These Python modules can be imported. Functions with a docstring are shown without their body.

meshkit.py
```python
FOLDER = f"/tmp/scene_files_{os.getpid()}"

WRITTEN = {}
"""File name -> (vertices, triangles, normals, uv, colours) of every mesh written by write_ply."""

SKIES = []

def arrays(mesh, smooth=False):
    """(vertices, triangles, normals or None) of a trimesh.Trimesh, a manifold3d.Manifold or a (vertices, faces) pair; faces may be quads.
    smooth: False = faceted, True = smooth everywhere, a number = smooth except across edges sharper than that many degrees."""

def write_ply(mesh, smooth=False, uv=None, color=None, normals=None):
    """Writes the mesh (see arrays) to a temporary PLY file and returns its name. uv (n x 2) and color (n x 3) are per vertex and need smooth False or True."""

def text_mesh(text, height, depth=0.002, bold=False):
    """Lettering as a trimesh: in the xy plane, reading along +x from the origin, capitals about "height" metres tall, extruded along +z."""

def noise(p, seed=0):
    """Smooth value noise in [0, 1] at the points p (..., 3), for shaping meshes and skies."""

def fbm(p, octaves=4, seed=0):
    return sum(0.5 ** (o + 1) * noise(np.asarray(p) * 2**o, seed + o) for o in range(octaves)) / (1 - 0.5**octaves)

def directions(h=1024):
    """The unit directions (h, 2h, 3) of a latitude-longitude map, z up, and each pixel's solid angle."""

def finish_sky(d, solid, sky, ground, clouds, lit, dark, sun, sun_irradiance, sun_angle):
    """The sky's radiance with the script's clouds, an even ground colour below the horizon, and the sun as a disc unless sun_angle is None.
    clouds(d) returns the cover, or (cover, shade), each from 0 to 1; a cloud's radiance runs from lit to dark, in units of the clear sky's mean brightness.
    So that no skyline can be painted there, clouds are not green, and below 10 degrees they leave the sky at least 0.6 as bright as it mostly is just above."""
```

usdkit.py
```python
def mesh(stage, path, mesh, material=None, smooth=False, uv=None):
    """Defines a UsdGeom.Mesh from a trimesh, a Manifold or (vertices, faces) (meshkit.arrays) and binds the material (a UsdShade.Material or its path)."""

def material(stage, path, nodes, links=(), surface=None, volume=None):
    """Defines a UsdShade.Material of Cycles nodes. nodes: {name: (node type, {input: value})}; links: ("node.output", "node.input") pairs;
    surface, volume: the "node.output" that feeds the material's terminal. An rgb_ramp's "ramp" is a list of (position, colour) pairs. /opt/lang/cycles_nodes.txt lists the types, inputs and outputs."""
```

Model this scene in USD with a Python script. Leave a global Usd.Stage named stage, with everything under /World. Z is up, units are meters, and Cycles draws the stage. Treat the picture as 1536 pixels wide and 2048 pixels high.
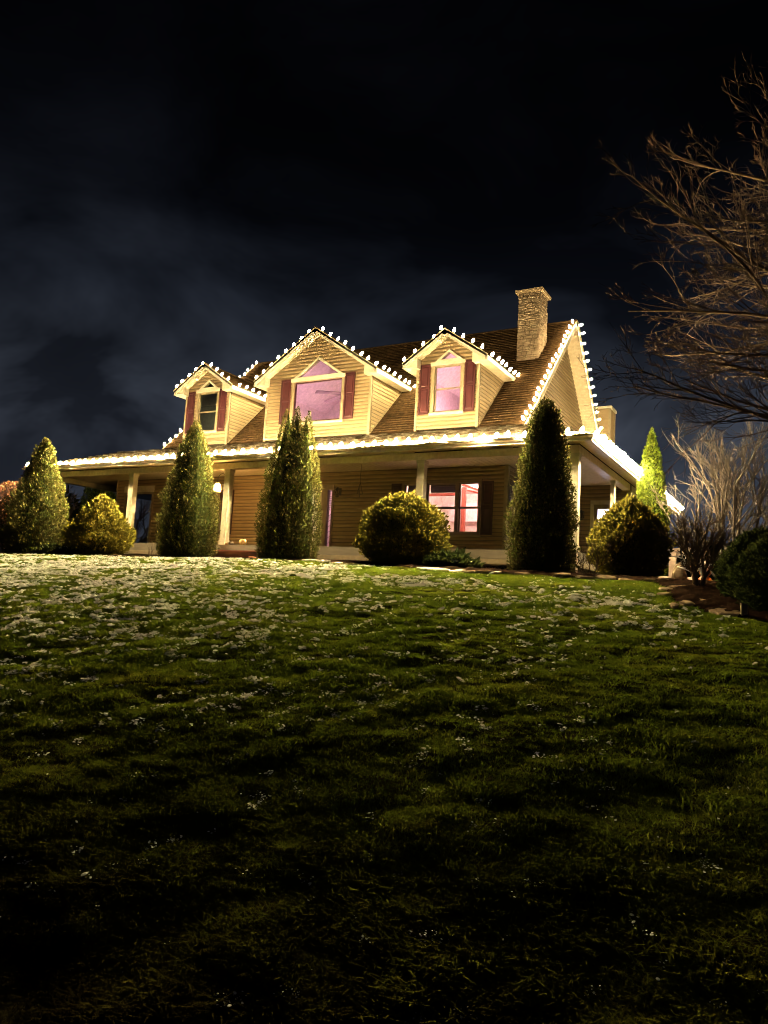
import math, re
import numpy as np, trimesh, usdkit, meshkit
from shapely.geometry import Polygon, box as sbox, Point
from shapely.ops import unary_union
from pxr import Usd, UsdGeom, UsdLux, UsdShade, Gf, Sdf, Vt

stage = Usd.Stage.CreateInMemory()
UsdGeom.Xform.Define(stage, '/World')
UsdGeom.Scope.Define(stage, '/World/Looks')

# ------------------------------------------------------------------ camera, exposure
CAM = np.array([7.3076, -19.7427, -1.3633]); YAW, PITCH, ROLL = np.radians([-29.7739, 6.4782, 3.2046]); FPX = 1477.97
fw = np.array([np.sin(YAW)*np.cos(PITCH), np.cos(YAW)*np.cos(PITCH), np.sin(PITCH)])
rt = np.array([np.cos(YAW), -np.sin(YAW), 0.0]); up = np.cross(rt, fw)
rt, up = np.cos(ROLL)*rt + np.sin(ROLL)*up, -np.sin(ROLL)*rt + np.cos(ROLL)*up
cam = UsdGeom.Camera.Define(stage, '/World/camera')
M = Gf.Matrix4d(*[float(v) for row in (list(rt)+[0], list(up)+[0], list(-fw)+[0], list(CAM)+[1]) for v in row])
cam.AddTransformOp().Set(M)
cam.CreateHorizontalApertureAttr(24.0); cam.CreateVerticalApertureAttr(32.0)
cam.CreateFocalLengthAttr(24.0*FPX/1536); cam.CreateClippingRangeAttr(Gf.Vec2f(0.1, 2000))
cam.CreateExposureAttr(0.80)

# ------------------------------------------------------------------ night sky (single scattering sky far down in strength, cloud banks from noise)
SKY = 0.05
usdkit.material(stage, '/World/Looks/night_sky', {
    'tc': ('texture_coordinate', {}),
    'sep': ('separate_xyz', {}),
    'sky': ('sky_texture', {'sky_type': 'single_scattering', 'sun_disc': False, 'sun_elevation': 0.5, 'sun_rotation': 2.4}),
    'dim': ('mix_color', {'blend_type': 'multiply', 'fac': 1.0, 'b': (0.0018, 0.0017, 0.0016), 'use_clamp': False}),
    'alt': ('rgb_ramp', {'ramp': [(0.0, (.040, .046, .062)), (0.10, (.035, .041, .055)), (0.22, (.0235, .028, .038)), (0.36, (.0085, .0105, .0155)), (0.47, (.0022, .0026, .0040)), (0.58, (.0008, .0009, .0014)), (1.0, (.0005, .0006, .0009))]}),
    'map': ('mapping', {'mapping_type': 'point', 'scale': (1.9, 1.9, 3.6), 'location': (3.1, 0.4, 0.2)}),
    'n': ('noise_texture', {'scale': 1.75, 'detail': 5.0, 'roughness': 0.52, 'distortion': 0.5}),
    'cr': ('rgb_ramp', {'ramp': [(0.0, (.12, .12, .13)), (0.40, (.26, .26, .28)), (0.56, (.85, .85, .86)), (0.70, (1.5, 1.48, 1.46)), (1.0, (1.5, 1.45, 1.4))]}),
    'mul': ('mix_color', {'blend_type': 'multiply', 'fac': 1.0, 'use_clamp': False}),
    'add': ('mix_color', {'blend_type': 'add', 'fac': 1.0, 'use_clamp': False}),
    'scale': ('vector_math', {'math_type': 'scale', 'scale': 1.0/SKY}),
    'bg': ('background_shader', {'strength': SKY*.86}),
}, [('tc.generated', 'sep.vector'), ('sep.z', 'alt.fac'), ('tc.generated', 'map.vector'), ('map.vector', 'n.vector'), ('n.fac', 'cr.fac'),
    ('alt.color', 'mul.a'), ('cr.color', 'mul.b'), ('mul.result', 'scale.vector1'), ('sky.color', 'dim.a'), ('dim.result', 'add.a'), ('scale.vector', 'add.b'), ('add.result', 'bg.color')], surface='bg.background')
dome = UsdLux.DomeLight.Define(stage, '/World/sky')
UsdShade.MaterialBindingAPI.Apply(dome.GetPrim()).Bind(UsdShade.Material.Get(stage, '/World/Looks/night_sky'))
dome.GetPrim().SetCustomDataByKey('kind', 'structure')
dome.GetPrim().SetCustomDataByKey('label', 'black night sky with faint grey blue cloud banks')
dome.GetPrim().SetCustomDataByKey('category', 'sky')

BULB = 150.0          # strength of the string bulbs
ROOM = 28.0            # scale of the lamps inside the rooms

# ------------------------------------------------------------------ helpers
used = {}
def free(parent, name):
    base = f'{parent}/{name}'
    n = used.get(base, -1) + 1
    used[base] = n
    return base if n == 0 else f'{base}_{n:03d}'
def tag(p, label=None, cat=None, group=None, kind=None):
    for k, v in (('label', label), ('category', cat), ('group', group), ('kind', kind)):
        if v: p.SetCustomDataByKey(k, v)
    return p
def path(p): return str(p.GetPath()) if p is not None else '/World'
def thing(name, label, cat, loc=(0, 0, 0), rz=0.0, group=None, scale=None, kind=None):
    x = UsdGeom.Xform.Define(stage, free('/World', name))
    x.AddTranslateOp().Set(Gf.Vec3d(*map(float, loc)))
    if rz: x.AddRotateZOp().Set(float(rz))
    if scale is not None: x.AddScaleOp().Set(Gf.Vec3f(*map(float, np.broadcast_to(scale, 3))))
    return tag(x.GetPrim(), label, cat, group, kind)
def part(name, parent):                                   # a part that itself has sub-parts but no mesh of its own
    return UsdGeom.Xform.Define(stage, free(path(parent), name)).GetPrim()
def obj(name, mesh, mat, parent=None, smooth=False):
    if isinstance(mesh, MB): mesh = mesh.mesh()
    return usdkit.mesh(stage, free(path(parent), name), mesh, '/World/Looks/' + mat, smooth).GetPrim()
def unit(v): v = np.asarray(v, float); return v/np.linalg.norm(v)

class F:                                                  # a local frame: origin, u, v and outward normal
    def __init__(s, O, U, V, N=None):
        s.O, s.U, s.V = (np.asarray(a, float) for a in (O, U, V)); s.N = np.cross(s.U, s.V) if N is None else np.asarray(N, float)
    def at(s, u, v, w=0.0): return s.O + np.multiply.outer(u, s.U) + np.multiply.outer(v, s.V) + np.multiply.outer(w, s.N)
WORLD = F((0, 0, 0), (1, 0, 0), (0, 1, 0))
class MB:
    def __init__(s): s.v, s.f, s.n = [], [], 0
    def add(s, v, f):
        v = np.asarray(v, float).reshape(-1, 3); f = np.asarray(f, int)
        if f.shape[1] == 4: f = np.vstack([f[:, [0, 1, 2]], f[:, [0, 2, 3]]])
        s.v.append(v); s.f.append(f + s.n); s.n += len(v); return s
    def hexa(s, c): return s.add(c, [[0, 3, 2, 1], [4, 5, 6, 7], [0, 1, 5, 4], [1, 2, 6, 5], [2, 3, 7, 6], [3, 0, 4, 7]])
    def box(s, u0, u1, v0, v1, w0, w1, fr=WORLD):
        return s.hexa([fr.at(u, v, w) for w in (w0, w1) for u, v in ((u0, v0), (u1, v0), (u1, v1), (u0, v1))])
    def slab(s, p, a, b, c):                              # parallelepiped
        p, a, b, c = (np.asarray(x, float) for x in (p, a, b, c))
        return s.hexa([p, p+a, p+a+b, p+b, p+c, p+a+c, p+a+b+c, p+b+c])
    def bar(s, p, q, w, h, side=None):
        p, q = np.asarray(p, float), np.asarray(q, float); d = unit(q-p)
        a = unit(np.cross(d, (0, 0, 1) if side is None else side)) if abs(d[2]) < .99 or side is not None else np.array([1., 0, 0])
        b = np.cross(a, d)
        return s.slab(p - a*w/2 - b*h/2, a*w, b*h, q-p)
    def tube(s, pts, r, sides=6, cap=True):
        p = np.asarray(pts, float); n = len(p); r = np.broadcast_to(r, (n,))
        t = np.gradient(p, axis=0); t /= np.linalg.norm(t, axis=1, keepdims=True) + 1e-12
        ref = np.where(np.abs(t[:, 2:]) < .9, [0, 0, 1.], [1., 0, 0])
        a = np.cross(t, ref); a /= np.linalg.norm(a, axis=1, keepdims=True) + 1e-12; b = np.cross(t, a)
        ang = np.arange(sides)*2*np.pi/sides
        v = p[:, None] + r[:, None, None]*(np.cos(ang)[None, :, None]*a[:, None] + np.sin(ang)[None, :, None]*b[:, None])
        i, j = np.meshgrid(np.arange(n-1), np.arange(sides), indexing='ij')
        q = np.stack([i*sides+j, i*sides+(j+1) % sides, (i+1)*sides+(j+1) % sides, (i+1)*sides+j], -1).reshape(-1, 4)
        s.add(v.reshape(-1, 3), q[:, ::-1])
        if cap and sides >= 3:
            for k, rev in ((0, False), (n-1, True)):
                f = [[k*sides, k*sides+m, k*sides+m+1] for m in range(1, sides-1)]
                s.f[-1] = np.vstack([s.f[-1], np.array(f)[:, ::(-1 if rev else 1)] + (s.n - n*sides)])
        return s
    def lathe(s, prof, c=(0, 0, 0), ax=(0, 0, 1), sides=12):
        ax = unit(ax); a = unit(np.cross(ax, (0, 0, 1) if abs(ax[2]) < .9 else (1, 0, 0))); b = np.cross(ax, a)
        ang = np.arange(sides)*2*np.pi/sides; n = len(prof)
        v = np.array([np.asarray(c) + ax*h + r*(np.cos(t)*a + np.sin(t)*b) for r, h in prof for t in ang])
        q = [[i*sides+j, i*sides+(j+1) % sides, (i+1)*sides+(j+1) % sides, (i+1)*sides+j] for i in range(n-1) for j in range(sides)]
        return s.add(v, q)
    def poly(s, pg, fr, w0, w1):                          # shapely polygon extruded between offsets w0 and w1
        for g in getattr(pg, 'geoms', [pg]):
            if g.geom_type != 'Polygon' or g.area < 1e-5: continue
            m = trimesh.creation.extrude_polygon(g, 1.0, engine='earcut')
            v = m.vertices; s.add(fr.at(v[:, 0], v[:, 1], w0 + (w1-w0)*v[:, 2]), m.faces)
        return s
    def mesh(s):
        if not s.v: return trimesh.Trimesh(np.zeros((3, 3)), [[0, 1, 2]], process=False)
        return trimesh.Trimesh(np.vstack(s.v), np.vstack(s.f), process=False)

# ------------------------------------------------------------------ materials
def mat(name, stops, scale=6, detail=4, rough=.6, bump=None, spec=.3, mapscale=None, extra=None, vec='position', bumpscale=None, sub=None):
    n = {'g': ('geometry', {}), 'n': ('noise_texture', {'scale': scale, 'detail': detail, 'roughness': .6}), 'r': ('rgb_ramp', {'ramp': stops}),
         'p': ('principled_bsdf', {'roughness': rough, 'specular_ior_level': spec})}
    l = [('n.fac', 'r.fac'), ('r.color', 'p.base_color')]
    if mapscale: n['m'] = ('mapping', {'mapping_type': 'point', 'scale': mapscale}); l += [('g.position', 'm.vector'), ('m.vector', 'n.vector')]
    else: l += [('g.position', 'n.vector')]
    if bump:
        n['bn'] = ('noise_texture', {'scale': bumpscale or scale*6, 'detail': 4}); n['b'] = ('bump', {'strength': bump, 'distance': .01})
        l += [('m.vector' if mapscale else 'g.position', 'bn.vector'), ('bn.fac', 'b.height'), ('b.normal', 'p.normal')]
    return usdkit.material(stage, '/World/Looks/' + name, n, l, surface='p.BSDF')
def plain(name, c, rough=.5, spec=.4, metal=0.0):
    c = np.array(c, float); return mat(name, [(.3, c*.82), (.7, c*1.12)], scale=9, rough=rough, spec=spec)
def emit(name, c, s):
    usdkit.material(stage, '/World/Looks/' + name, {'e': ('emission', {'color': c, 'strength': s})}, [], surface='e.emission')
def leafmat(name, ramp, scale, trans=.25, rough=.55):
    usdkit.material(stage, '/World/Looks/' + name, {
        'g': ('geometry', {}), 'n': ('noise_texture', {'scale': scale, 'detail': 3}), 'w': ('math', {'math_type': 'multiply_add', 'value2': .18, 'value3': 0.14}),
        'n2': ('math', {'math_type': 'multiply_add', 'value2': .75}), 'r': ('rgb_ramp', {'ramp': ramp}),
        'p': ('diffuse_bsdf', {}), 't': ('translucent_bsdf', {}), 'm': ('mix_closure', {'fac': trans})},
        [('g.position', 'n.vector'), ('g.random_per_island', 'w.value1'), ('n.fac', 'n2.value1'), ('w.value', 'n2.value3'), ('n2.value', 'r.fac'), ('r.color', 'p.color'), ('r.color', 't.color'), ('p.BSDF', 'm.closure1'), ('t.BSDF', 'm.closure2')], surface='m.closure')

mat('siding', [(.25, (.158, .112, .060)), (.5, (.184, .132, .073)), (.8, (.206, .151, .086))], scale=2.2, rough=.55, bump=.03, mapscale=(1, 1, 6), bumpscale=30)
mat('sheathing', [(.3, (.05, .036, .02)), (.7, (.07, .05, .03))], scale=8, rough=.8)  # darkened so the gaps between courses stand in for shadow lines
plain('trim', (.175, .138, .086), rough=.5)
plain('white_trim', (.36, .325, .25), rough=.45)
plain('soffit', (.50, .42, .30), rough=.55)
mat('shutter', [(.3, (.026, .005, .007)), (.7, (.042, .009, .011))], scale=5, rough=.45)
mat('dark_shutter', [(.3, (.028, .012, .013)), (.7, (.042, .018, .018))], scale=5, rough=.5)
mat('shingle', [(.28, (.019, .0115, .0065)), (.42, (.058, .035, .018)), (.56, (.030, .0185, .010)), (.7, (.082, .050, .027))], scale=3.1, detail=6, rough=.9, bump=.6, bumpscale=90, spec=0.0)
mat('frosted_shingle', [(.30, (.03, .019, .011)), (.46, (.06, .043, .027)), (.56, (.13, .11, .082)), (.75, (.20, .18, .145))], scale=3.6, detail=7, rough=.85, bump=.5, bumpscale=60, spec=0.0)
mat('chimney_stone', [(.25, (.11, .078, .050)), (.5, (.18, .132, .09)), (.75, (.25, .195, .138))], scale=4.3, detail=6, rough=.85, bump=.8, bumpscale=40, spec=.2)
mat('mortar', [(.3, (.10, .075, .05)), (.7, (.15, .115, .08))], scale=20, rough=.9)
plain('cap_stone', (.25, .18, .11), rough=.8)
mat('deck_paint', [(.3, (.085, .07, .052)), (.7, (.125, .105, .08))], scale=4, mapscale=(.4, 1, 4), rough=.7)
mat('red_stain', [(.3, (.13, .045, .028)), (.7, (.20, .075, .045))], scale=4, rough=.55)
plain('dark_wood', (.13, .09, .06), rough=.4)
plain('red_wood', (.34, .075, .045), rough=.45)
plain('dark_metal', (.03, .026, .022), rough=.45)
plain('gutter_paint', (.32, .26, .17), rough=.4)
plain('wire', (.03, .05, .025), rough=.6)
plain('interior_pink', (.72, .60, .60), rough=.8)
plain('interior_beam', (.20, .13, .15), rough=.8)
plain('interior_white', (.78, .70, .66), rough=.7)
plain('interior_dark', (.13, .13, .10), rough=.8)
emit('blind_fill_lamp', (1.0, .86, .55), 220.0)  # added fill light for the blind of the left dormer
plain('blind', (.45, .41, .30), rough=.7)
plain('shade', (.075, .055, .05), rough=.8)
plain('bark_warm', (.088, .074, .064), rough=.85, spec=0.0)
plain('bark_brown', (.050, .035, .027), rough=.85, spec=0.0)
plain('bark_dark', (.085, .06, .04), rough=.9, spec=0.0)
plain('bark_pale', (.50, .48, .47), rough=.8, spec=0.0)  # pale base colour for one low bare shrub
mat('flagstone', [(.3, (.07, .05, .033)), (.5, (.13, .098, .066)), (.75, (.20, .155, .105))], scale=5, detail=6, rough=.95, bump=.7, bumpscale=25, spec=0.0)
mat('snowy_flagstone', [(.32, (.20, .15, .10)), (.48, (.36, .30, .23)), (.56, (.72, .69, .62)), (.8, (.8, .78, .72))], scale=7, detail=6, rough=.8, bump=.5, bumpscale=25)
mat('mulch', [(.3, (.005, .003, .002)), (.6, (.014, .008, .005)), (.8, (.028, .017, .010))], scale=9, detail=8, rough=1.0, bump=1.0, bumpscale=40, spec=0.0)
mat('soil', [(.3, (.020, .018, .008)), (.6, (.036, .032, .013)), (.8, (.055, .045, .02))], scale=4, detail=8, rough=1.0, bump=.8, bumpscale=30, spec=0.0)
usdkit.material(stage, '/World/Looks/snow', {'d': ('diffuse_bsdf', {'color': (.84, .83, .82)}), 't': ('translucent_bsdf', {'color': (.86, .84, .82)}), 'm': ('mix_closure', {'fac': .45})}, [('d.BSDF', 'm.closure1'), ('t.BSDF', 'm.closure2')], surface='m.closure')
plain('pumpkin_pale', (.62, .38, .17), rough=.5)
plain('pumpkin_dark', (.09, .06, .045), rough=.5)
plain('pumpkin_orange', (.70, .20, .03), rough=.45)
plain('stem', (.10, .075, .03), rough=.8)
plain('painted_pink', (.66, .50, .43), rough=.6)
leafmat('arborvitae', [(.15, (.010, .013, .004)), (.38, (.028, .036, .009)), (.50, (.062, .050, .018)), (.60, (.050, .062, .013)), (.78, (.088, .098, .020)), (.95, (.145, .145, .032))], 7.0, trans=.15)
leafmat('bright_arborvitae', [(.15, (.018, .026, .005)), (.45, (.05, .07, .010)), (.7, (.10, .125, .016)), (.95, (.17, .19, .026))], 7.0)
leafmat('golden_foliage', [(.12, (.024, .024, .006)), (.4, (.068, .062, .012)), (.7, (.145, .122, .022)), (.95, (.25, .20, .034))], 7.0)
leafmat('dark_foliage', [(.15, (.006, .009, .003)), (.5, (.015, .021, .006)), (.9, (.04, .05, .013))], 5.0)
leafmat('russet_foliage', [(.15, (.028, .012, .007)), (.5, (.078, .036, .021)), (.9, (.15, .078, .046))], 5.0)
usdkit.material(stage, '/World/Looks/grass', {                # green crest, dormant brown foot, with light falloff painted darker down the slope
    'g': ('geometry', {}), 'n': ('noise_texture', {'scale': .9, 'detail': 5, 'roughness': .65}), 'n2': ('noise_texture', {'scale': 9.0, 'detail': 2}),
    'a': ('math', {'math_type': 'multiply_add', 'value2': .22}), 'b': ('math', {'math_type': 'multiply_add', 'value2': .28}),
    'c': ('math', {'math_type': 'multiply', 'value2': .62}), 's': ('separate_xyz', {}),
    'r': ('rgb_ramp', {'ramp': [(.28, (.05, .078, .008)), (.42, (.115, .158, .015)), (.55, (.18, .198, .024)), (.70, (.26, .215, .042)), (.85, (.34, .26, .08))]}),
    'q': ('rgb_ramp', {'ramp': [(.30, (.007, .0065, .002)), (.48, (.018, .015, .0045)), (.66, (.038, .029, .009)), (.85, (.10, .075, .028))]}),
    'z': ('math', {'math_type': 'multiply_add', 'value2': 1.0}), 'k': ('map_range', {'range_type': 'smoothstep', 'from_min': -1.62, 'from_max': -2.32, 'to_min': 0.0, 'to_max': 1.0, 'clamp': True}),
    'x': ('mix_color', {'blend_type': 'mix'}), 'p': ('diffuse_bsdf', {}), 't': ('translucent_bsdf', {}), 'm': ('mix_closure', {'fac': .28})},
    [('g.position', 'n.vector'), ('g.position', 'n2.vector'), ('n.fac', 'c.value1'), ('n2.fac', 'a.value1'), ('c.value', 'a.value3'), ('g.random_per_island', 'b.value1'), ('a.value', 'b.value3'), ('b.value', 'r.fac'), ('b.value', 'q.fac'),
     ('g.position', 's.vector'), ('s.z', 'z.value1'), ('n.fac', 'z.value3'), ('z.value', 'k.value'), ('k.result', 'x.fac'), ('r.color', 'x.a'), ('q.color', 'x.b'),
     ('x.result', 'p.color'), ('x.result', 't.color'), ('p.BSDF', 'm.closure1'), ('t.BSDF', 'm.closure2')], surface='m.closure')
emit('warm_bulb', (1.0, .755, .36), BULB*.50)
def aimed(name, c, hi, lo, d):                              # emission weighted by facing, shaped to brighten the lawn and spare the dormers
    d = np.asarray(d, float)/np.linalg.norm(d)
    usdkit.material(stage, '/World/Looks/' + name, {'g': ('geometry', {}), 'd': ('vector_math', {'math_type': 'dot_product', 'vector2': d}),
        'r': ('map_range', {'range_type': 'smoothstep', 'from_min': -.55, 'from_max': .45, 'to_min': lo, 'to_max': hi, 'clamp': True}), 'e': ('emission', {'color': c})},
        [('g.normal', 'd.vector1'), ('d.value', 'r.value'), ('r.result', 'e.strength')], surface='e.emission')
aimed('warm_gutter_bulb', (1.0, .755, .36), BULB*50, BULB*.65, (0, -.50, -.87))
aimed('warm_side_bulb', (1.0, .755, .36), BULB*16, BULB*2.0, (.80, 0, -.60))
emit('warm_eave_bulb', (1.0, .79, .36), BULB*3.2)
emit('warm_gable_bulb', (1.0, .755, .36), BULB*1.0)
emit('lantern_light', (1.0, .62, .24), 3600.0)
emit('room_lamp_pink', (1.0, .60, .70), 4.4*ROOM)
emit('room_lamp_warm', (1.0, .66, .58), 7.5*ROOM)
emit('room_lamp_soft', (1.0, .64, .66), 3.0*ROOM)
emit('room_lamp_blue', (.62, .66, 1.0), 8.0*ROOM)
emit('pumpkin_glow', (1.0, .22, .02), 0.55)
usdkit.material(stage, '/World/Looks/glass', {'f': ('fresnel', {'IOR': 1.45}), 't': ('transparent_bsdf', {'color': (.93, .94, .94)}), 'g': ('glossy_bsdf', {'roughness': .02, 'color': (1, 1, 1)}), 'm': ('mix_closure', {})},
    [('f.fac', 'm.fac'), ('t.BSDF', 'm.closure1'), ('g.BSDF', 'm.closure2')], surface='m.closure')
usdkit.material(stage, '/World/Looks/shade_glass', {'t': ('translucent_bsdf', {'color': (.95, .86, .66)}), 'd': ('transparent_bsdf', {'color': (.9, .8, .6)}), 'm': ('mix_closure', {'fac': .35})},
    [('t.BSDF', 'm.closure1'), ('d.BSDF', 'm.closure2')], surface='m.closure')

# ------------------------------------------------------------------ ground
def crest(x): return -.63 + .055*np.exp(-((x+4)/3.0)**2) - np.minimum(.0008*(x+8)**2, .35)
def sp(t, w=.7): return w*np.logaddexp(0, t/w)
def gbase(x, y):
    x, y = np.asarray(x, float), np.asarray(y, float)
    T = np.minimum(sp(-(y+4.9)), 19.0); z = crest(x) - .090*T - .0051*T*T
    far = np.maximum(np.hypot(x+5, y-5) - 32, 0)
    z = np.where(y < -21, np.maximum(z, gmin), z) if False else z
    return z - .02*far*(y > -30)
def bumps(x, y):
    p = np.stack([np.asarray(x, float), np.asarray(y, float), np.zeros(np.shape(x))], -1)
    near = 1/(1+np.exp((y+4.6)/.25))
    return near*(.03*(meshkit.fbm(p*1.3, 2, 3)-.5) + .075*(meshkit.fbm(p*5.0, 3, 11)-.5))
def ground(x, y): return gbase(x, y) + bumps(x, y)
def axis(segs): return np.unique(np.concatenate([np.arange(a, b+1e-6, s) for a, b, s in segs]).round(4))
gx = axis([(-300, -60, 30), (-60, -24, 3), (-24, -8, .12), (-8, 9.5, .07), (9.5, 24, 1.2), (24, 60, 4), (60, 300, 30)])
gy = axis([(-300, -60, 30), (-60, -21, 3), (-21, -19.5, .3), (-19.5, -4.0, .07), (-4, 14, .5), (14, 60, 4), (60, 300, 30)])
X, Y = np.meshgrid(gx, gy, indexing='ij')
Zg = gbase(X, np.maximum(Y, -30)); fine = (X > -24.1) & (X < 9.6) & (Y < -3.9) & (Y > -21.1)
Zg[fine] += bumps(X[fine], Y[fine])
i, j = np.meshgrid(np.arange(len(gx)-1), np.arange(len(gy)-1), indexing='ij'); w = len(gy)
quads = np.stack([i*w+j, (i+1)*w+j, (i+1)*w+j+1, i*w+j+1], -1).reshape(-1, 4)
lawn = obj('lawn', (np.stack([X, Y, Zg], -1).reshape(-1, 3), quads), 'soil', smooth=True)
tag(lawn, 'sloping lawn rising from the camera to the garden bed before the house', 'lawn', kind='structure')

# garden beds: mulch in front of the porch and a bed that swings forward at the right
bed_line = [(-17, -4.6), (-12, -4.45), (-8, -4.35), (-5, -4.35), (-3, -4.7), (-1.5, -4.95), (.1, -5.5), (1.9, -5.7), (3.4, -5.7), (4.4, -5.75), (5.0, -6.1), (5.35, -7.1), (5.5, -8.2), (5.82, -9.3), (6.4, -9.9), (7.4, -10.4), (9, -10.2), (9.3, -5), (8, 2), (3.6, 4), (3.4, -2.0), (-17, -2.0)]
bedP = Polygon(bed_line).buffer(.12).buffer(-.12)
def drape(poly, step, lift, rough, seed):
    pts = np.array([(x, y) for x in np.arange(poly.bounds[0], poly.bounds[2], step) for y in np.arange(poly.bounds[1], poly.bounds[3], step)])
    import shapely
    keep = shapely.contains_xy(poly, pts[:, 0], pts[:, 1]); ix = {}
    nx = len(np.arange(poly.bounds[0], poly.bounds[2], step)); ny = len(np.arange(poly.bounds[1], poly.bounds[3], step))
    G = np.arange(nx*ny).reshape(nx, ny); q = np.stack([G[:-1, :-1], G[1:, :-1], G[1:, 1:], G[:-1, 1:]], -1).reshape(-1, 4)
    q = q[keep[q].all(1)]
    p3 = np.column_stack([pts, np.zeros(len(pts))])
    d = np.array([poly.exterior.distance(Point(*p)) if k else 0 for p, k in zip(pts, keep)])
    z = gbase(pts[:, 0], pts[:, 1]) + bumps(pts[:, 0], pts[:, 1]) + lift*np.clip(d/.3, 0, 1) + .012 + rough*(meshkit.fbm(p3*8, 3, seed)-.4)*np.clip(d/.15, 0, 1)
    u, inv = np.unique(q, return_inverse=True)
    return np.column_stack([pts, z])[u], inv.reshape(q.shape)
tag(obj('garden_bed', drape(bedP, .09, .04, .12, 5), 'mulch', smooth=True), 'dark mulched garden bed along the porch, swinging forward at the right', 'garden bed', kind='structure')

# ------------------------------------------------------------------ the house
house = thing('house', 'tan clapboard house with three lit dormers, wrap-around porch and stone chimney', 'house')
PE, PR, PL, ZE, ZC = -2.523, 3.0076, -18.2606, 2.72, 2.545
YK, ZK, XG, YA, ZA, XL = -.0459, 3.688, .5039, 4.9573, 8.5353, -13.74
SL = (ZA-ZK)/(YA-YK)                          # main pitch
YB = 2*YA-YK
XR_IN, XL_IN = PR-(YK-PE), PL+(YK-PE)          # where the porch roof meets the main eave height
YEND = 11.94

def wall(fr, pg, holes=(), thick=.12, pitch=.12, v0=None, boards=True, lip=.024):
    """sheathing plus one prim per clapboard course"""
    pg = pg.buffer(0)
    for h in holes: pg = pg.difference(h)
    wl = obj('wall', MB().poly(pg, fr, -thick, -.002), 'sheathing' if boards else 'siding', house)
    if not boards: return wl
    umin, vmin, umax, vmax = pg.bounds
    z = vmin if v0 is None else v0
    while z < vmax - 1e-3:
        c = pg.intersection(sbox(umin-1, z+.016, umax+1, z+pitch))  # gap bares the dark sheathing as a shadow line under each course
        m = MB()
        for g in getattr(c, 'geoms', [c]):
            if g.geom_type != 'Polygon' or g.area < 2e-3: continue
            if m.v: obj('siding_board', m, 'siding', wl); m = MB()
            for za_, zb_ in ((z, z+pitch*.56), (z+pitch*.56, z+pitch)):
                for h in getattr(hh := g.intersection(sbox(umin-1, za_, umax+1, zb_)), 'geoms', [hh]):
                    if h.geom_type != 'Polygon' or h.area < 1.5e-3: continue
                    v, f = trimesh.creation.triangulate_polygon(h, engine='earcut')
                    off = .001 + lip*np.interp((v[:, 1]-z)/pitch, [0, .56, 1], [1, .92, 0])
                    m.add(fr.at(v[:, 0], v[:, 1], off), f)
            co = np.array(g.exterior.coords)
            for a, b in zip(co[:-1], co[1:]):
                if abs(a[1]-z-.016) < 1e-4 and abs(b[1]-z-.016) < 1e-4 and abs(a[0]-b[0]) > .005:
                    oa = .001+lip
                    m.add([fr.at(*a, oa), fr.at(*b, oa), fr.at(*b, -.001), fr.at(*a, -.001)], [[0, 1, 2, 3]])
        if m.v: obj('siding_board', m, 'siding', wl)
        z += pitch
    return wl

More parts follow.
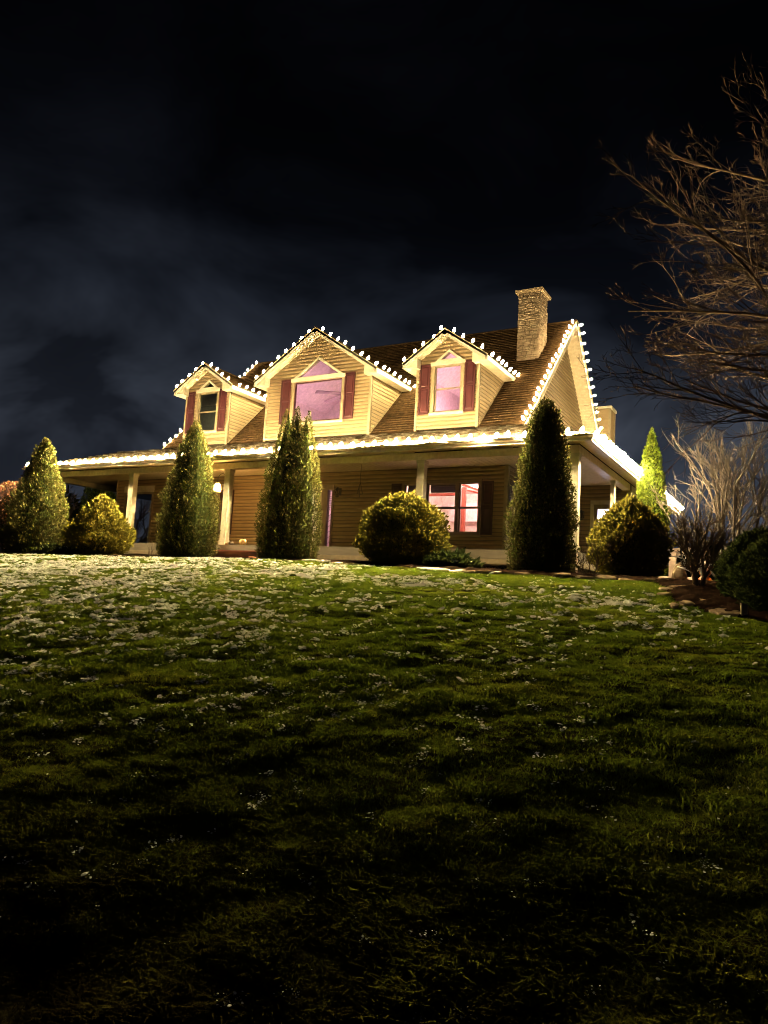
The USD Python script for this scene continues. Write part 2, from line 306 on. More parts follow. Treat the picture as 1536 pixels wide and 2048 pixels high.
def window(fr, u0, u1, v0, v1, sashes=1, rail=True, tr=.09, name='window', lintel=True, sill=True, trimmat='trim'):
    """frame, sash rails and panes in an opening u0..u1, v0..v1 of the wall frame fr"""
    m = MB(); T = .045
    m.box(u0-tr, u0, v0-.02, v1, -.05, T, fr).box(u1, u1+tr, v0-.02, v1, -.05, T, fr)
    m.box(u0-tr-.015, u1+tr+.015, v1, v1+tr*1.1, -.05, T+.008, fr)
    w = obj(name, m, trimmat, house)
    obj('sill', MB().box(u0-tr-.02, u1+tr+.02, v0-.02-.06, v0-.02, -.05, T+.03, fr), trimmat, w)
    vm = (v0+v1)/2; s = .035
    panes = [(u0, u1, v0, vm), (u0, u1, vm, v1)] if rail else [(u0, u1, v0, v1)]
    for k, (a, b, c, d) in enumerate(panes):
        dp = -.045 if k == 0 else -.02
        if not rail: dp = -.03
        q = MB(); q.box(a, a+s, c, d, dp-.02, dp+.012, fr).box(b-s, b, c, d, dp-.02, dp+.012, fr).box(a+s, b-s, c, c+s, dp-.02, dp+.012, fr).box(a+s, b-s, d-s, d, dp-.02, dp+.012, fr)
        sa = obj('sash', q, trimmat, w)
        obj('pane', MB().add([fr.at(a+s, c+s, dp), fr.at(b-s, c+s, dp), fr.at(b-s, d-s, dp), fr.at(a+s, d-s, dp)], [[0, 1, 2, 3]]), 'glass', sa) if False else obj('pane', MB().add([fr.at(a+s, c+s, dp), fr.at(b-s, c+s, dp), fr.at(b-s, d-s, dp), fr.at(a+s, d-s, dp)], [[0, 1, 2, 3]]), 'glass', w)
    return w
def shutter(fr, u0, u1, v0, v1, m='shutter'):
    SO = .029; a = MB(); t, s = .04, .055; vm = v0+(v1-v0)*.53
    a.box(u0, u0+s, v0, v1, SO, t+SO-.016, fr).box(u1-s, u1, v0, v1, SO, t+SO-.016, fr)
    for c, d in ((v0, v0+.07), (vm-.035, vm+.035), (v1-.07, v1)): a.box(u0+s, u1-s, c, d, SO, t+SO-.016-.002, fr)
    sh = obj('shutter', a, m, house)
    for c, d in ((v0+.07, vm-.035), (vm+.035, v1-.07)):
        b = MB(); x0, x1 = u0+s, u1-s; i = .03
        b.box(x0, x1, c, d, SO, SO+.006, fr)
        lo = [fr.at(x, y, SO+.0065) for x, y in ((x0+.008, c+.008), (x1-.008, c+.008), (x1-.008, d-.008), (x0+.008, d-.008))]
        hi = [fr.at(x, y, SO+.018) for x, y in ((x0+i, c+i), (x1-i, c+i), (x1-i, d-i), (x0+i, d-i))]
        b.add(lo+hi, [[4, 5, 6, 7], [0, 1, 5, 4], [1, 2, 6, 5], [2, 3, 7, 6], [3, 0, 4, 7]])
        obj('panel', b, m, sh)
    return sh

FRONT = F((0, 0, 0), (1, 0, 0), (0, 0, 1))                 # normal -y
RIGHT = F((0, 0, 0), (0, 1, 0), (0, 0, 1))                 # normal +x
rect = lambda a, b, c, d: sbox(a, c, b, d)
# front wall of the ground floor
kw = [(-3.30, -2.62), (-2.52, -1.58), (-1.48, -.86)]; KZ = (.60, 2.06)
holes = [rect(a, b, *KZ) for a, b in kw] + [rect(-7.25, -6.40, .02, 2.05), rect(-6.10, -5.93, .02, 2.05), rect(-15.5, -14.12, .05, 1.98), rect(-12.55, -10.75, .55, 2.05)]
# opening trims cover the rest
wall(FRONT, rect(-16, -.09, 0, ZC), holes + [rect(-3.4, -.76, .5, 2.15), rect(-6.42, -5.86, .0, 2.12)] + [])
tk = MB().box(-3.39, -.77, .52, .60, -.1, .03, FRONT).box(-3.39, -.77, 2.06, 2.15, -.1, .035, FRONT)
for a, b in ((-3.39, -3.30), (-2.62, -2.52), (-1.58, -1.48), (-.86, -.77)): tk.box(a, b, .60, 2.06, -.1, .03, FRONT)
kwin = obj('window', tk, 'dark_wood', house); tag(kwin, 'bright triple kitchen window')
obj('sill', MB().box(-3.42, -.74, .475, .518, -.05, .06, FRONT), 'trim', kwin)
for k, (a, b) in enumerate(kw):
    for c, d, dp in ((KZ[0], 1.33, -.06), (1.33, KZ[1], -.035)):
        s = .04
        q = MB().box(a, a+s, c, d, dp-.02, dp+.02, FRONT).box(b-s, b, c, d, dp-.02, dp+.02, FRONT).box(a+s, b-s, c, c+.03, dp-.02, dp+.02, FRONT).box(a+s, b-s, d-.03, d, dp-.02, dp+.02, FRONT)
        obj('sash', q, 'dark_wood', kwin)
        obj('pane', MB().add([FRONT.at(a+s, c+.03, dp), FRONT.at(b-s, c+.03, dp), FRONT.at(b-s, d-.03, dp), FRONT.at(a+s, d-.03, dp)], [[0, 1, 2, 3]]), 'glass', kwin)
    if k < 2:
        obj('roller_shade', MB().box(a+.045, b-.045, 1.82, 2.05, -.16, -.13, FRONT).tube([(a+.05, .15, 2.0), (b-.05, .15, 2.0)], .03, 8), 'shade', kwin)
        obj('shade_rail', MB().box(a+.05, b-.05, 1.80, 1.815, -.165, -.125, FRONT), 'white_trim', kwin)
for a, b in ((-3.74, -3.40), (-.755, -.40)): shutter(FRONT, a, b, .53, 2.09, 'dark_shutter')
# left ground-floor window behind the second arborvitae
lw = window(FRONT, -12.5, -11.72, .6, 2.0, name='window'); lw2 = window(FRONT, -11.6, -10.8, .6, 2.0)
obj('mullion', MB().box(-11.72+.09, -11.6-.09, .5, 2.1, -.1, .01, FRONT) if False else MB().box(-11.70, -11.62, .55, 2.05, -.09, -.052, FRONT), 'trim', lw)
for a, b in ((-12.98, -12.62), (-10.69, -10.06)): shutter(FRONT, a, b, .48, 2.05, 'dark_shutter')
# corner boards, bottom trim
for x0, x1 in ((-.09, .018),): obj('corner_board', MB().box(x0, x1, -.01, ZC, -.015, .026, FRONT), 'trim', house)
obj('corner_board', MB().box(-16.06, -15.97, -.01, ZC, -.02, .03, FRONT), 'trim', house)
obj('base_trim', MB().box(-15.97, -.09, -.035, -.002, -.02, .028, FRONT), 'trim', house)

# sun room window at the left: glass front and glass left wall, one sees through it
sg = MB().box(-15.60, -15.50, 0, 2.06, -.08, .03, FRONT).box(-14.12, -14.02, 0, 2.06, -.08, .03, FRONT).box(-15.50, -14.12, 1.98, 2.06, -.08, .03, FRONT).box(-15.5, -14.12, .0, .05, -.08, .03, FRONT)
sw = obj('window', sg, 'trim', house); tag(sw, 'tall dark see-through sun room window')
obj('header', MB().box(-15.62, -14.0, 2.06, 2.30, -.02, .035, FRONT), 'white_trim', sw)
obj('pane', MB().add([FRONT.at(x, z, -.03) for x, z in ((-15.5, .05), (-14.12, .05), (-14.12, 1.98), (-15.5, 1.98))], [[0, 1, 2, 3]]), 'glass', sw)
LEFTW = F((-16, 0, 0), (0, -1, 0), (0, 0, 1))              # normal -x
wall(LEFTW, rect(-4.5, -.04, 0, ZC), [rect(-3.9, -.2, .08, 1.98)], boards=False)
obj('pane', MB().add([LEFTW.at(u, v, -.05) for u, v in ((-3.9, .08), (-.2, .08), (-.2, 1.98), (-3.9, 1.98))], [[0, 1, 2, 3]]), 'glass', sw)

# entrance: door with decorative glass, dark frame, side light
dr = MB().box(-7.36, -7.25, 0, 2.12, -.1, .03, FRONT).box(-7.25, -6.40, 2.05, 2.12, -.1, .03, FRONT).box(-6.40, -6.33, 0, 2.12, -.1, .035, FRONT)
door = obj('door', MB().box(-7.25, -6.40, .02, .30, -.07, -.03, FRONT).box(-7.25, -7.10, .30, 2.05, -.07, -.03, FRONT).box(-6.50, -6.40, .30, 2.05, -.07, -.03, FRONT).box(-7.10, -6.50, 1.9, 2.05, -.07, -.03, FRONT), 'white_trim', house)
obj('door_frame', dr, 'white_trim', door)
obj('pane', MB().add([FRONT.at(x, z, -.05) for x, z in ((-7.10, .30), (-6.50, .30), (-6.50, 1.9), (-7.10, 1.9))], [[0, 1, 2, 3]]), 'glass', door)
cm = MB()
for k in range(14): cm.bar((-7.05 + .04*k, .049, .3), (-6.95+.04*k if k % 2 else -7.1+.04*k, .049, 1.9), .008, .008)
for k in range(9): cm.box(-7.1, -6.5, .42+.17*k, .43+.17*k, -.052, -.044, FRONT)
obj('lead_came', cm, 'dark_metal', door)
obj('handle', MB().lathe([(0, 0), (.03, .005), (.03, .03), (0, .035)], (-6.46, .02, 1.0), (0, -1, 0), 10).lathe([(.01, 0), (.012, .04), (.03, .05), (.028, .075), (0, .085)], (-6.46, .02, 1.0), (0, -1, 0), 10), 'dark_metal', door)
sl = obj('side_light', MB().box(-6.33, -6.10, 0, 2.12, -.1, .04, FRONT).box(-5.93, -5.86, 0, 2.12, -.1, .04, FRONT).box(-6.10, -5.93, 1.95, 2.12, -.1, .04, FRONT).box(-6.10, -5.93, 0, .06, -.1, .04, FRONT), 'dark_wood', house)
obj('pane', MB().add([FRONT.at(x, z, -.05) for x, z in ((-6.10, .06), (-5.93, .06), (-5.93, 1.95), (-6.10, 1.95))], [[0, 1, 2, 3]]), 'glass', sl)
cm = MB()
for z in np.arange(1.30, 1.93, .075): cm.box(-6.10, -5.93, z, z+.01, -.05, -.04, FRONT)
for x in (-6.045, -5.99): cm.box(x, x+.009, 1.3, 1.95, -.049, -.041, FRONT)
for k in range(6): cm.bar((-6.09, .045, .2+.18*k), (-5.94, .045, .29+.18*k), .009, .009)
obj('lead_came', cm, 'dark_metal', sl)

# right side wall (x = 0) with the main gable, board by board
gab = Polygon([(0.04, 0), (9.91, 0), (9.91, ZK), (YA, ZK + SL*(YA-YK)-.12), (0.04, ZK)])
rw = [(.62, 1.50)]
wall(RIGHT, Polygon([(.02, 0), (9.91, 0), (9.91, 2.6), (.02, 2.6)]), [rect(.50, 1.62, .88, 2.18)])
wall(RIGHT, Polygon([(.02, 3.2), (9.91, 3.2), (9.91, ZK-.15), (YA, ZA-.22), (.02, ZK-.15)]))
w_ = window(RIGHT, .60, 1.52, .98, 2.06, name='window')
shutter(RIGHT, .08, .44, .92, 2.10, 'dark_shutter')
obj('corner_board', MB().box(.026, .10, -.01, ZC, -.01, .027, RIGHT), 'trim', house)

# bump-out with the side door
BUMP = F((0, 4.0, 0), (1, 0, 0), (0, 0, 1))
wall(BUMP, rect(.03, 2.55, .0, ZC), [rect(1.36, 2.40, .0, 2.05)])
sd = obj('door', MB().box(1.46, 1.58, .1, 1.93, -.08, -.03, BUMP).box(2.18, 2.30, .1, 1.93, -.08, -.03, BUMP).box(1.58, 2.18, .1, .42, -.08, -.03, BUMP).box(1.58, 2.18, 1.78, 1.93, -.08, -.03, BUMP), 'trim', house)
obj('door_frame', MB().box(1.36, 1.46, .0, 2.05, -.1, .03, BUMP).box(2.30, 2.40, 0, 2.05, -.1, .03, BUMP).box(1.46, 2.30, 1.93, 2.05, -.1, .03, BUMP).box(1.46, 2.30, 0, .1, -.1, .03, BUMP), 'white_trim', sd)
obj('pane', MB().add([BUMP.at(u, v, -.05) for u, v in ((1.58, .42), (2.18, .42), (2.18, 1.78), (1.58, 1.78))], [[0, 1, 2, 3]]), 'glass', sd)
obj('handle', MB().lathe([(.01, 0), (.012, .04), (.03, .05), (.028, .075), (0, .085)], (1.52, 3.97, 1.0), (0, -1, 0), 10), 'dark_metal', sd)
obj('corner_board', MB().box(2.551, 2.62, 0, ZC, -.1, .02, BUMP), 'trim', house)

# porch floor, skirt, trim band, lattice
deck = obj('porch_floor', MB().box(-18.2, 2.52, -2.05, -.13, -.10, -.045).box(.13, 2.52, -.13, 11.5, -.10, -.045).box(-18.2, -16.13, -.13, 5, -.10, -.045), 'deck_paint', house)
sk = obj('skirt', MB().box(-18.24, 2.56, -2.09, -2.055, -.28, -.04).box(2.525, 2.56, -2.05, 11.5, -.28, -.04), 'deck_paint', house)
tb = obj('trim_board', MB().box(-18.26, 2.585, -2.125, -2.06, -.41, -.285).box(2.53, 2.587, -2.055, 11.5, -.41, -.285), 'trim', house)
lt = MB()
for x in np.arange(-18.2, 2.5, .16):
    lt.bar((x, -2.07, -.80), (x+.40, -2.07, -.41), .008, .035, side=(0, 1, 0)); lt.bar((x+.40, -2.08, -.80), (x, -2.08, -.41), .008, .035, side=(0, 1, 0))
for y in np.arange(-2.0, 8, .16):
    lt.bar((2.545, y, -.85), (2.545, y+.40, -.41), .008, .035, side=(1, 0, 0)); lt.bar((2.555, y+.40, -.85), (2.555, y, -.41), .008, .035, side=(1, 0, 0))
lt.box(-18.2, 2.55, -2.10, -2.06, -.455, -.412)
tag(obj('lattice', lt, 'deck_paint', house), kind=None)
obj('under_floor', MB().box(-18.1, 2.4, -1.9, -1.8, -.9, -.11).box(2.3, 2.4, -1.8, 11, -.9, -.11), 'mulch', house)
# steps up to the door
for k, (y0, z1) in enumerate(((-2.46, -.235), (-2.82, -.42))):
    st = obj('step', MB().box(-9.02, -6.86, y0, y0+.34, z1-.035, z1), 'red_stain', house)
    obj('riser', MB().box(-8.98, -6.90, y0+.05, y0+.08, z1-.20, z1-.036), 'deck_paint', st)

# porch posts and beam
for px, py in ((-12.92, -2.0), (-8.58, -2.0), (-1.72, -2.0), (2.47, -2.0), (2.47, 2.1), (-17.9, -2.0)):
    h = .105 if py < 0 else .06
    p = obj('post', MB().box(px-h, px+h, py-h, py+h, -.045, 2.36), 'white_trim', house)
    obj('post_base', MB().box(px-h-.02, px+h+.02, py-h-.02, py+h+.02, -.044, .10), 'white_trim', p)
    obj('post_cap', MB().box(px-h-.02, px+h+.02, py-h-.02, py+h+.02, 2.27, 2.358), 'white_trim', p)
obj('beam', MB().box(-18.1, 2.58, -2.11, -1.89, 2.36, 2.56), 'soffit', house)
obj('beam', MB().box(2.36, 2.58, -1.885, 11.5, 2.36, 2.56), 'soffit', house)
obj('beam', MB().box(-18.1, -17.88, -1.885, 4.6, 2.36, 2.56), 'white_trim', house)
# ceiling planks
pc = obj('porch_ceiling', MB().box(-18.0, 2.4, -1.89, 0, 2.575, 2.60).box(.0, 2.36, .0, 11.5, 2.575, 2.60).box(-17.88, -16, .0, 4.6, 2.575, 2.60), 'soffit', house)
for x in np.arange(-17.8, 2.30, .168): obj('plank', MB().box(x, x+.158, -1.888, -.002, ZC, 2.574), 'soffit', pc)
for y in np.arange(.02, 3.9, .168): obj('plank', MB().box(.02, 2.358, y, y+.158, ZC, 2.574), 'soffit', pc)

# eaves: gutter + soffit
def gutter(p, q, out):
    p, q, out = (np.asarray(a, float) for a in (p, q, out)); L = np.linalg.norm(q-p); d = (q-p)/L
    fr = F(p, d, out, (0, 0, 1))
    prof = [(-.005, .0), (-.005, -.09), (-.075, -.09), (-.10, -.045), (-.10, -.02), (-.118, -.015), (-.118, .0), (-.108, .002), (-.108, -.008), (-.095, -.01)]
    prof = [(-a-.112, b) for a, b in prof]
    m = MB(); n = len(prof)
    v = [fr.at(u, a, b) for u in (0, L) for a, b in prof]
    m.add(v, [[k, k+1, n+k+1, n+k] for k in range(n-1)])
    m.add(v, [[0, 1, n+1, n]])
    for e in (0, n): m.add([v[e+k] for k in (0, 1, 2, 3, 6)], [[0, 1, 2], [0, 2, 3], [0, 3, 4]])
    return obj('gutter', m, 'gutter_paint', house)
gutter((PL, PE, ZE), (PR, PE, ZE), (0, -1, 0))
gutter((PR, PE, ZE), (PR, YEND, ZE), (1, 0, 0))
def planks(p, a, b, t, n, gap=.008):                       # n strips side by side along a, each running along b
    p, a, b, t = (np.asarray(x, float) for x in (p, a, b, t)); s = a/n; g = unit(a)*gap
    m = MB()
    for k in range(n): m.slab(p + s*k + g/2, s-g, b, t)
    m.slab(p + t, a, b, t*.3)
    return m
obj('soffit', planks((PL+.1, PE+.11, 2.585), (PR-PL-.2, 0, 0), (0, .30, 0), (0, 0, .012), 140), 'soffit', house)
obj('soffit', planks((PR-.11, PE+.41, 2.585), (0, YEND-PE-.5, 0), (-.31, 0, 0), (0, 0, .012), 96), 'soffit', house)
obj('fascia', MB().box(PL, PR-.03, PE+.06, PE+.11, 2.575, 2.715).box(PR-.11, PR-.06, PE+.112, YEND, 2.575, 2.715).box(PL, PL+.04, PE+.112, 4.6, 2.575, 2.715), 'white_trim', house)
obj('fascia', MB().poly(Polygon([(2.2, 2.575), (PR-.06, 2.575), (PR-.06, 2.72), (2.2, 3.0)]), F((0, YEND-.02, 0), (1, 0, 0), (0, 0, 1)), 0, .03), 'white_trim', house)

# ------------------------------------------------------------------ roofs
def shingle_fr(O, U, V): return F(O, unit(U), unit(V))
rng = np.random.default_rng(4)
SH = []                                                    # candidate shingles: (distance, corner array, material, roof prim)
def roof(fr, pg, m, thick=.10, pitch=.145, tab=.30, name='roof'):
    r = obj(name, MB().poly(pg, fr, -thick, -.002), m, house)
    umin, vmin, umax, vmax = pg.bounds
    row = 0; v = vmin
    import shapely
    inner = pg.buffer(.02)
    while v < vmax:
        u = umin - rng.random()*tab
        while u < umax:
            w = tab*rng.choice([.55, .8, 1.0, 1.25])
            cen = (u+w/2, v+pitch/2)
            if shapely.contains_xy(inner, *cen):
                a0, b0 = max(u+.004, umin), min(u+w-.004, umax)
                bx = sbox(a0, v, b0, v+pitch)
                if not inner.covers(bx):
                    df = max(getattr(df := bx.intersection(inner), 'geoms', [df]), key=lambda g: g.area); a0, b0 = df.bounds[0], df.bounds[2]
                dv = rng.choice([0, 0, .022, .012]); t = .015 + rng.choice([0, .010, .005])
                c = [fr.at(x, y, h) for x, y, h in ((a0, v-dv, .0), (b0, v-dv, .0), (b0, v+pitch, .0), (a0, v+pitch, .0), (a0, v-dv, t+.006), (b0, v-dv, t+.006), (b0, v+pitch, .003), (a0, v+pitch, .003))]
                SH.append((np.linalg.norm(np.mean(c, 0)-CAM), np.array(c), m, r))
            u += w
        v += pitch; row += 1
    return r
Lm = math.hypot(1, SL)
MAIN = F((0, YK, ZK), (1, 0, 0), (0, 1/Lm, SL/Lm))
rl = (YA-YK)*Lm
DORM = [  # left, right, eave height, ridge height, label
    dict(l=-8.8891, r=-4.6811, zt=5.7666, za=7.3849, n='centre'), dict(l=-3.0313, r=-.9789, zt=5.7646, za=6.7052, n='right'), dict(l=-12.6937, r=-10.5978, zt=5.7721, za=6.7006, n='left')]
OE, OF, YD, ZB = .3664, .3532, -.0559, 3.7824
cut = []
for d in DORM:
    ty = lambda z: (z-ZK)/SL*Lm
    c = (d['l']+d['r'])/2
    cut.append(Polygon([(d['l']+.1, -.2), (d['r']-.1, -.2), (d['r']-.1, ty(d['zt']-.15)), (c, ty(d['za']-.2)), (d['l']+.1, ty(d['zt']-.15))]))
mainP = rect(XL+.02, XG-.02, .0, rl).difference(unary_union(cut))
CHX0, CHX1, CHY0, CHY1, CHZ = -.9621, -.2115, 2.9946, 3.80, 8.967
mainP = mainP.difference(rect(CHX0+.02, CHX1-.02, (CHY0-YK)*Lm, (CHY1-YK)*Lm))
roof(MAIN, mainP, 'shingle')
BACK = F((XG, YB, ZK), (-1, 0, 0), (0, -1/Lm, SL/Lm))
obj('roof', MB().poly(rect(.02, XG-XL-.02, 0, rl), BACK, -.10, 0), 'shingle', house)
obj('ridge_cap', MB().tube([(XL, YA, ZA+.0), (XG, YA, ZA+.0)], .05, 6), 'shingle', house)
# porch roof: front, right, left planes with hips
SP = (ZK-ZE)/(YK-PE); Lp = math.hypot(1, SP); wp = (YK-PE)*Lp
FP = F((PL, PE, ZE), (1, 0, 0), (0, 1/Lp, SP/Lp))
roof(FP, Polygon([(.0, .0), (PR-PL, .0), (PR-PL-(YK-PE), wp), ((YK-PE), wp)]), 'frosted_shingle', thick=.04, name='porch_roof')
RP = F((PR, PE, ZE), (0, 1, 0), (-1/Lp, 0, SP/Lp))
obj('porch_roof', MB().poly(Polygon([(.0, .0), (YEND-PE, .0), (YEND-PE, wp), (YK-PE, wp)]), RP, -.04, 0), 'frosted_shingle', house)
LP = F((PL, 4.6, ZE), (0, -1, 0), (1/Lp, 0, SP/Lp))
obj('porch_roof', MB().poly(Polygon([(.0, .0), (4.6-PE, .0), (4.6-YK, wp), (0, wp)]), LP, -.04, 0), 'frosted_shingle', house)
obj('porch_roof', MB().box(XL_IN, XL+.3, YK, 9.9, ZK-.06, ZK-.004), 'frosted_shingle', house)
# left gable wall (unseen side)
obj('wall', MB().poly(Polygon([(0, 2.6), (9.9, 2.6), (9.9, ZK-.1), (YA, ZA-.2), (0, ZK-.1)]), F((-13.3, 0, 0), (0, 1, 0), (0, 0, 1)), -.12, 0), 'siding', house)
obj('wall', MB().box(-16, 2.5, 9.92, 10.0, -.5, 3.6), 'siding', house)

def rake(p, q, inward, drop, over, m='white_trim', nplank=40, fas=.17):
    """fascia board along p-q under the roof edge and the boxed soffit behind it; inward points from the edge to the wall"""
    p, q, inward, drop = (np.asarray(a, float) for a in (p, q, inward, drop))
    obj('rake_board', MB().slab(p + drop*.012, q-p, inward*.03, drop*fas), m, house)
    obj('drip_edge', MB().slab(p - inward*.02 - drop*.012, q-p, inward*.06, drop*.022), 'gutter_paint', house)
    obj('soffit', planks(p + inward*.032 + drop*(fas-.02), q-p, inward*(over-.036), -drop*.012, nplank), 'soffit', house)
nz = np.array([0, -SL/Lm, 1/Lm]); nb = np.array([0, SL/Lm, 1/Lm])
rake((XG, YK-.06, ZK-.055), (XG, YA, ZA), (-1, 0, 0), -nz, XG, nplank=60)
rake((XG, YB+.06, ZK-.055), (XG, YA, ZA), (-1, 0, 0), -nb, XG, nplank=60)
rake((XL, YK-.06, ZK-.055), (XL, YA, ZA), (1, 0, 0), -nz, .44, nplank=50)

# dormers
for d in DORM:
    l, r, zt, za = d['l'], d['r'], d['zt'], d['za']; c = (l+r)/2; half = (r-l)/2
    sl_ = (za-zt)/(half+OE); Ld = math.hypot(1, sl_)
    fr = F((0, YD, 0), (1, 0, 0), (0, 0, 1))
    wtop = za-.16 - sl_*half
    pg = Polygon([(l, ZB-.06), (r, ZB-.06), (r, wtop), (c, za-.16), (l, wtop)])
    if d['n'] == 'centre':
        op = rect(-7.72, -5.80, 4.28, 5.67); tri = Polygon([(-7.60, 5.83), (-5.94, 5.83), (-6.77, 6.38)]); big = rect(-7.83, -5.69, 4.18, 5.80).union(Polygon([(-7.86, 5.79), (-5.70, 5.79), (-6.77, 6.50)]))
    elif d['n'] == 'right':
        op = rect(-2.43, -1.555, 4.25, 5.67); tri = Polygon([(-2.24, 5.86), (-1.70, 5.86), (-1.97, 6.07)]); big = rect(-2.54, -1.455, 4.16, 5.80).union(Polygon([(-2.42, 5.79), (-1.52, 5.79), (-1.97, 6.17)]))
    else:
        op = rect(-12.06, -11.19, 4.26, 5.68); tri = Polygon([(-11.90, 5.87), (-11.35, 5.87), (-11.625, 6.07)]); big = rect(-12.17, -11.09, 4.17, 5.80).union(Polygon([(-12.08, 5.79), (-11.17, 5.79), (-11.625, 6.16)]))
    wall(fr, pg, [big], v0=ZB-.06)
    # window trim as one plate with openings, proud of the boards
    plate = big.difference(op).difference(tri)
    wn = obj('window', MB().poly(plate, fr, -.08, .028), 'trim', house)
    a, b_, c0, d0 = op.bounds[0], op.bounds[2], op.bounds[1], op.bounds[3]
    hb = MB().box(a-.14, b_+.14, d0+.02, d0+.13, .0285, .055, fr)
    obj('head_board', hb, 'white_trim', wn)
    ring = tri.buffer(.075, join_style=2).difference(tri.buffer(.0)); ring = ring.intersection(rect(-20, 0, d0+.132, 9))
    obj('pediment_trim', MB().poly(ring, fr, .0285, .05), 'white_trim', wn)
    obj('sill', MB().box(a-.13, b_+.13, c0-.11, c0-.04, .0285, .07, fr), 'white_trim', wn)
    s = .04
    if d['n'] == 'centre':
        q = MB().box(a, a+s, c0, d0, -.07, -.02, fr).box(b_-s, b_, c0, d0, -.07, -.02, fr).box(a+s, b_-s, c0, c0+s, -.07, -.02, fr).box(a+s, b_-s, d0-s, d0, -.07, -.02, fr)
        obj('sash', q, 'shutter', wn)
        obj('pane', MB().add([fr.at(x, z, -.045) for x, z in ((a+s, c0+s), (b_-s, c0+s), (b_-s, d0-s), (a+s, d0-s))], [[0, 1, 2, 3]]), 'glass', wn)
    else:
        vm = (c0+d0)/2
        for e, f_, dp in ((c0, vm+.02, -.06), (vm-.02, d0, -.03)):
            q = MB().box(a, a+s, e, f_, dp-.02, dp+.008, fr).box(b_-s, b_, e, f_, dp-.02, dp+.008, fr).box(a+s, b_-s, e, e+s, dp-.02, dp+.008, fr).box(a+s, b_-s, f_-s, f_, dp-.02, dp+.008, fr)
            obj('sash', q, 'trim', wn)
            obj('pane', MB().add([fr.at(x, z, dp) for x, z in ((a+s, e+s), (b_-s, e+s), (b_-s, f_-s), (a+s, f_-s))], [[0, 1, 2, 3]]), 'glass', wn)
    tp = list(tri.exterior.coords)[:3]
    obj('pane', MB().add([fr.at(x, z, -.04) for x, z in tp], [[0, 1, 2]]), 'glass', wn)
    tag(wn, {'centre': 'wide pink picture window under a gable pane', 'right': 'pink double-hung window under a small gable pane', 'left': 'dark double-hung window with a half drawn blind'}[d['n']])
    if d['n'] == 'centre': sh = ((-8.27, -7.86), (-5.68, -5.29)); zz = (4.25, 5.80)
    elif d['n'] == 'right': sh = ((-2.93, -2.58), (-1.43, -1.09)); zz = (4.19, 5.75)
    else: sh = ((-12.62, -12.25), (-11.06, -10.72)); zz = (4.19, 5.76)
    for e in sh: shutter(fr, *e, *zz)
    for e, f_ in ((l-.022, l+.06), (r-.06, r+.022)): obj('corner_board', MB().box(e, f_, ZB-.10, wtop-.03, -.02, .034, fr), 'trim', house)
    # side walls
    SR = F((r, 0, 0), (0, 1, 0), (0, 0, 1)); top = zt-.14
    yr = lambda z: YK+(z-ZK)/SL
    side = Polygon([(YD+.06, ZB-.06), (yr(ZB-.06)+.02, ZB-.06), (yr(top)+.0, top), (YD+.06, top)])
    wall(SR, side, v0=ZB-.06)
    obj('flashing', MB().bar((r+.02, yr(ZB-.05)+.0, ZB-.02), (r+.02, yr(top), top+.03), .012, .05, side=(1, 0, 0)), 'trim', house)
    SLf = F((l, 0, 0), (0, -1, 0), (0, 0, 1)); pl = Polygon([(-(YD+.06), ZB-.06), (-(yr(ZB-.06)+.02), ZB-.06), (-yr(top), top), (-(YD+.06), top)])
    wall(SLf, pl, boards=False)
    # roof planes
    yf = YD-OF
    for sgn in (-1, 1):
        ex = c + sgn*(half+OE)
        # plane frame: u along +y, v from eave to ridge
        if sgn > 0: P = F((ex, yf, zt), (0, 1, 0), (-1/Ld, 0, sl_/Ld))
        else: P = F((ex, yf, zt), (0, 1, 0), (1/Ld, 0, sl_/Ld), np.cross((1/Ld, 0, sl_/Ld), (0, 1, 0)))
        wv = (half+OE)*Ld
        yE, yR = YK+(zt-ZK)/SL, YK+(za-ZK)/SL
        poly = Polygon([(0, 0), (yE-yf+.02, 0), (yR-yf+.03, wv), (0, wv)])
        m = obj('dormer_roof', MB().poly(poly, P, -.07, 0) if sgn > 0 else MB().poly(poly, P, -.07, 0), 'shingle', house)
        n_ = np.array([sgn*sl_/Ld, 0, 1/Ld])
        rake(np.array((ex, yf, zt)), (c, yf, za), (0, 1, 0), -n_, OF, nplank=int(26*half/1.0), fas=.15)
        # eave fascia + gutter board, boxed horizontal soffit
        e0 = ex - sgn*.03
        obj('fascia', MB().box(min(ex, e0), max(ex, e0), yf+.032, yE, zt-.15, zt-.02), 'white_trim', house)
        obj('soffit', planks((e0 if sgn < 0 else r+.02, yf+.03, zt-.145), (0, yE-yf-.05, 0), ((OE-.05), 0, 0), (0, 0, .01), int((yE-yf)/.11)), 'soffit', house)
        # boxed return at the front corner
        x1 = ex - sgn*.02; x0 = c + sgn*(half-.12)
        zz1 = zt - .02; zz0 = zt-.16
        tri_ = Polygon([(x1, zz0), (x0, zz0), (x0, zt + sl_*(abs(ex-x0)) - .17*1.1), (x1, zt-.035)])
        obj('eave_return', MB().poly(tri_.buffer(0), F((0, yf+.05, 0), (1, 0, 0), (0, 0, 1)), -.25, .0), 'white_trim', house)
    obj('ridge_cap', MB().tube([(c, yf-.01, za+.0), (c, YK+(za-ZK)/SL+.1, za+.0)], .035, 6), 'shingle', house)

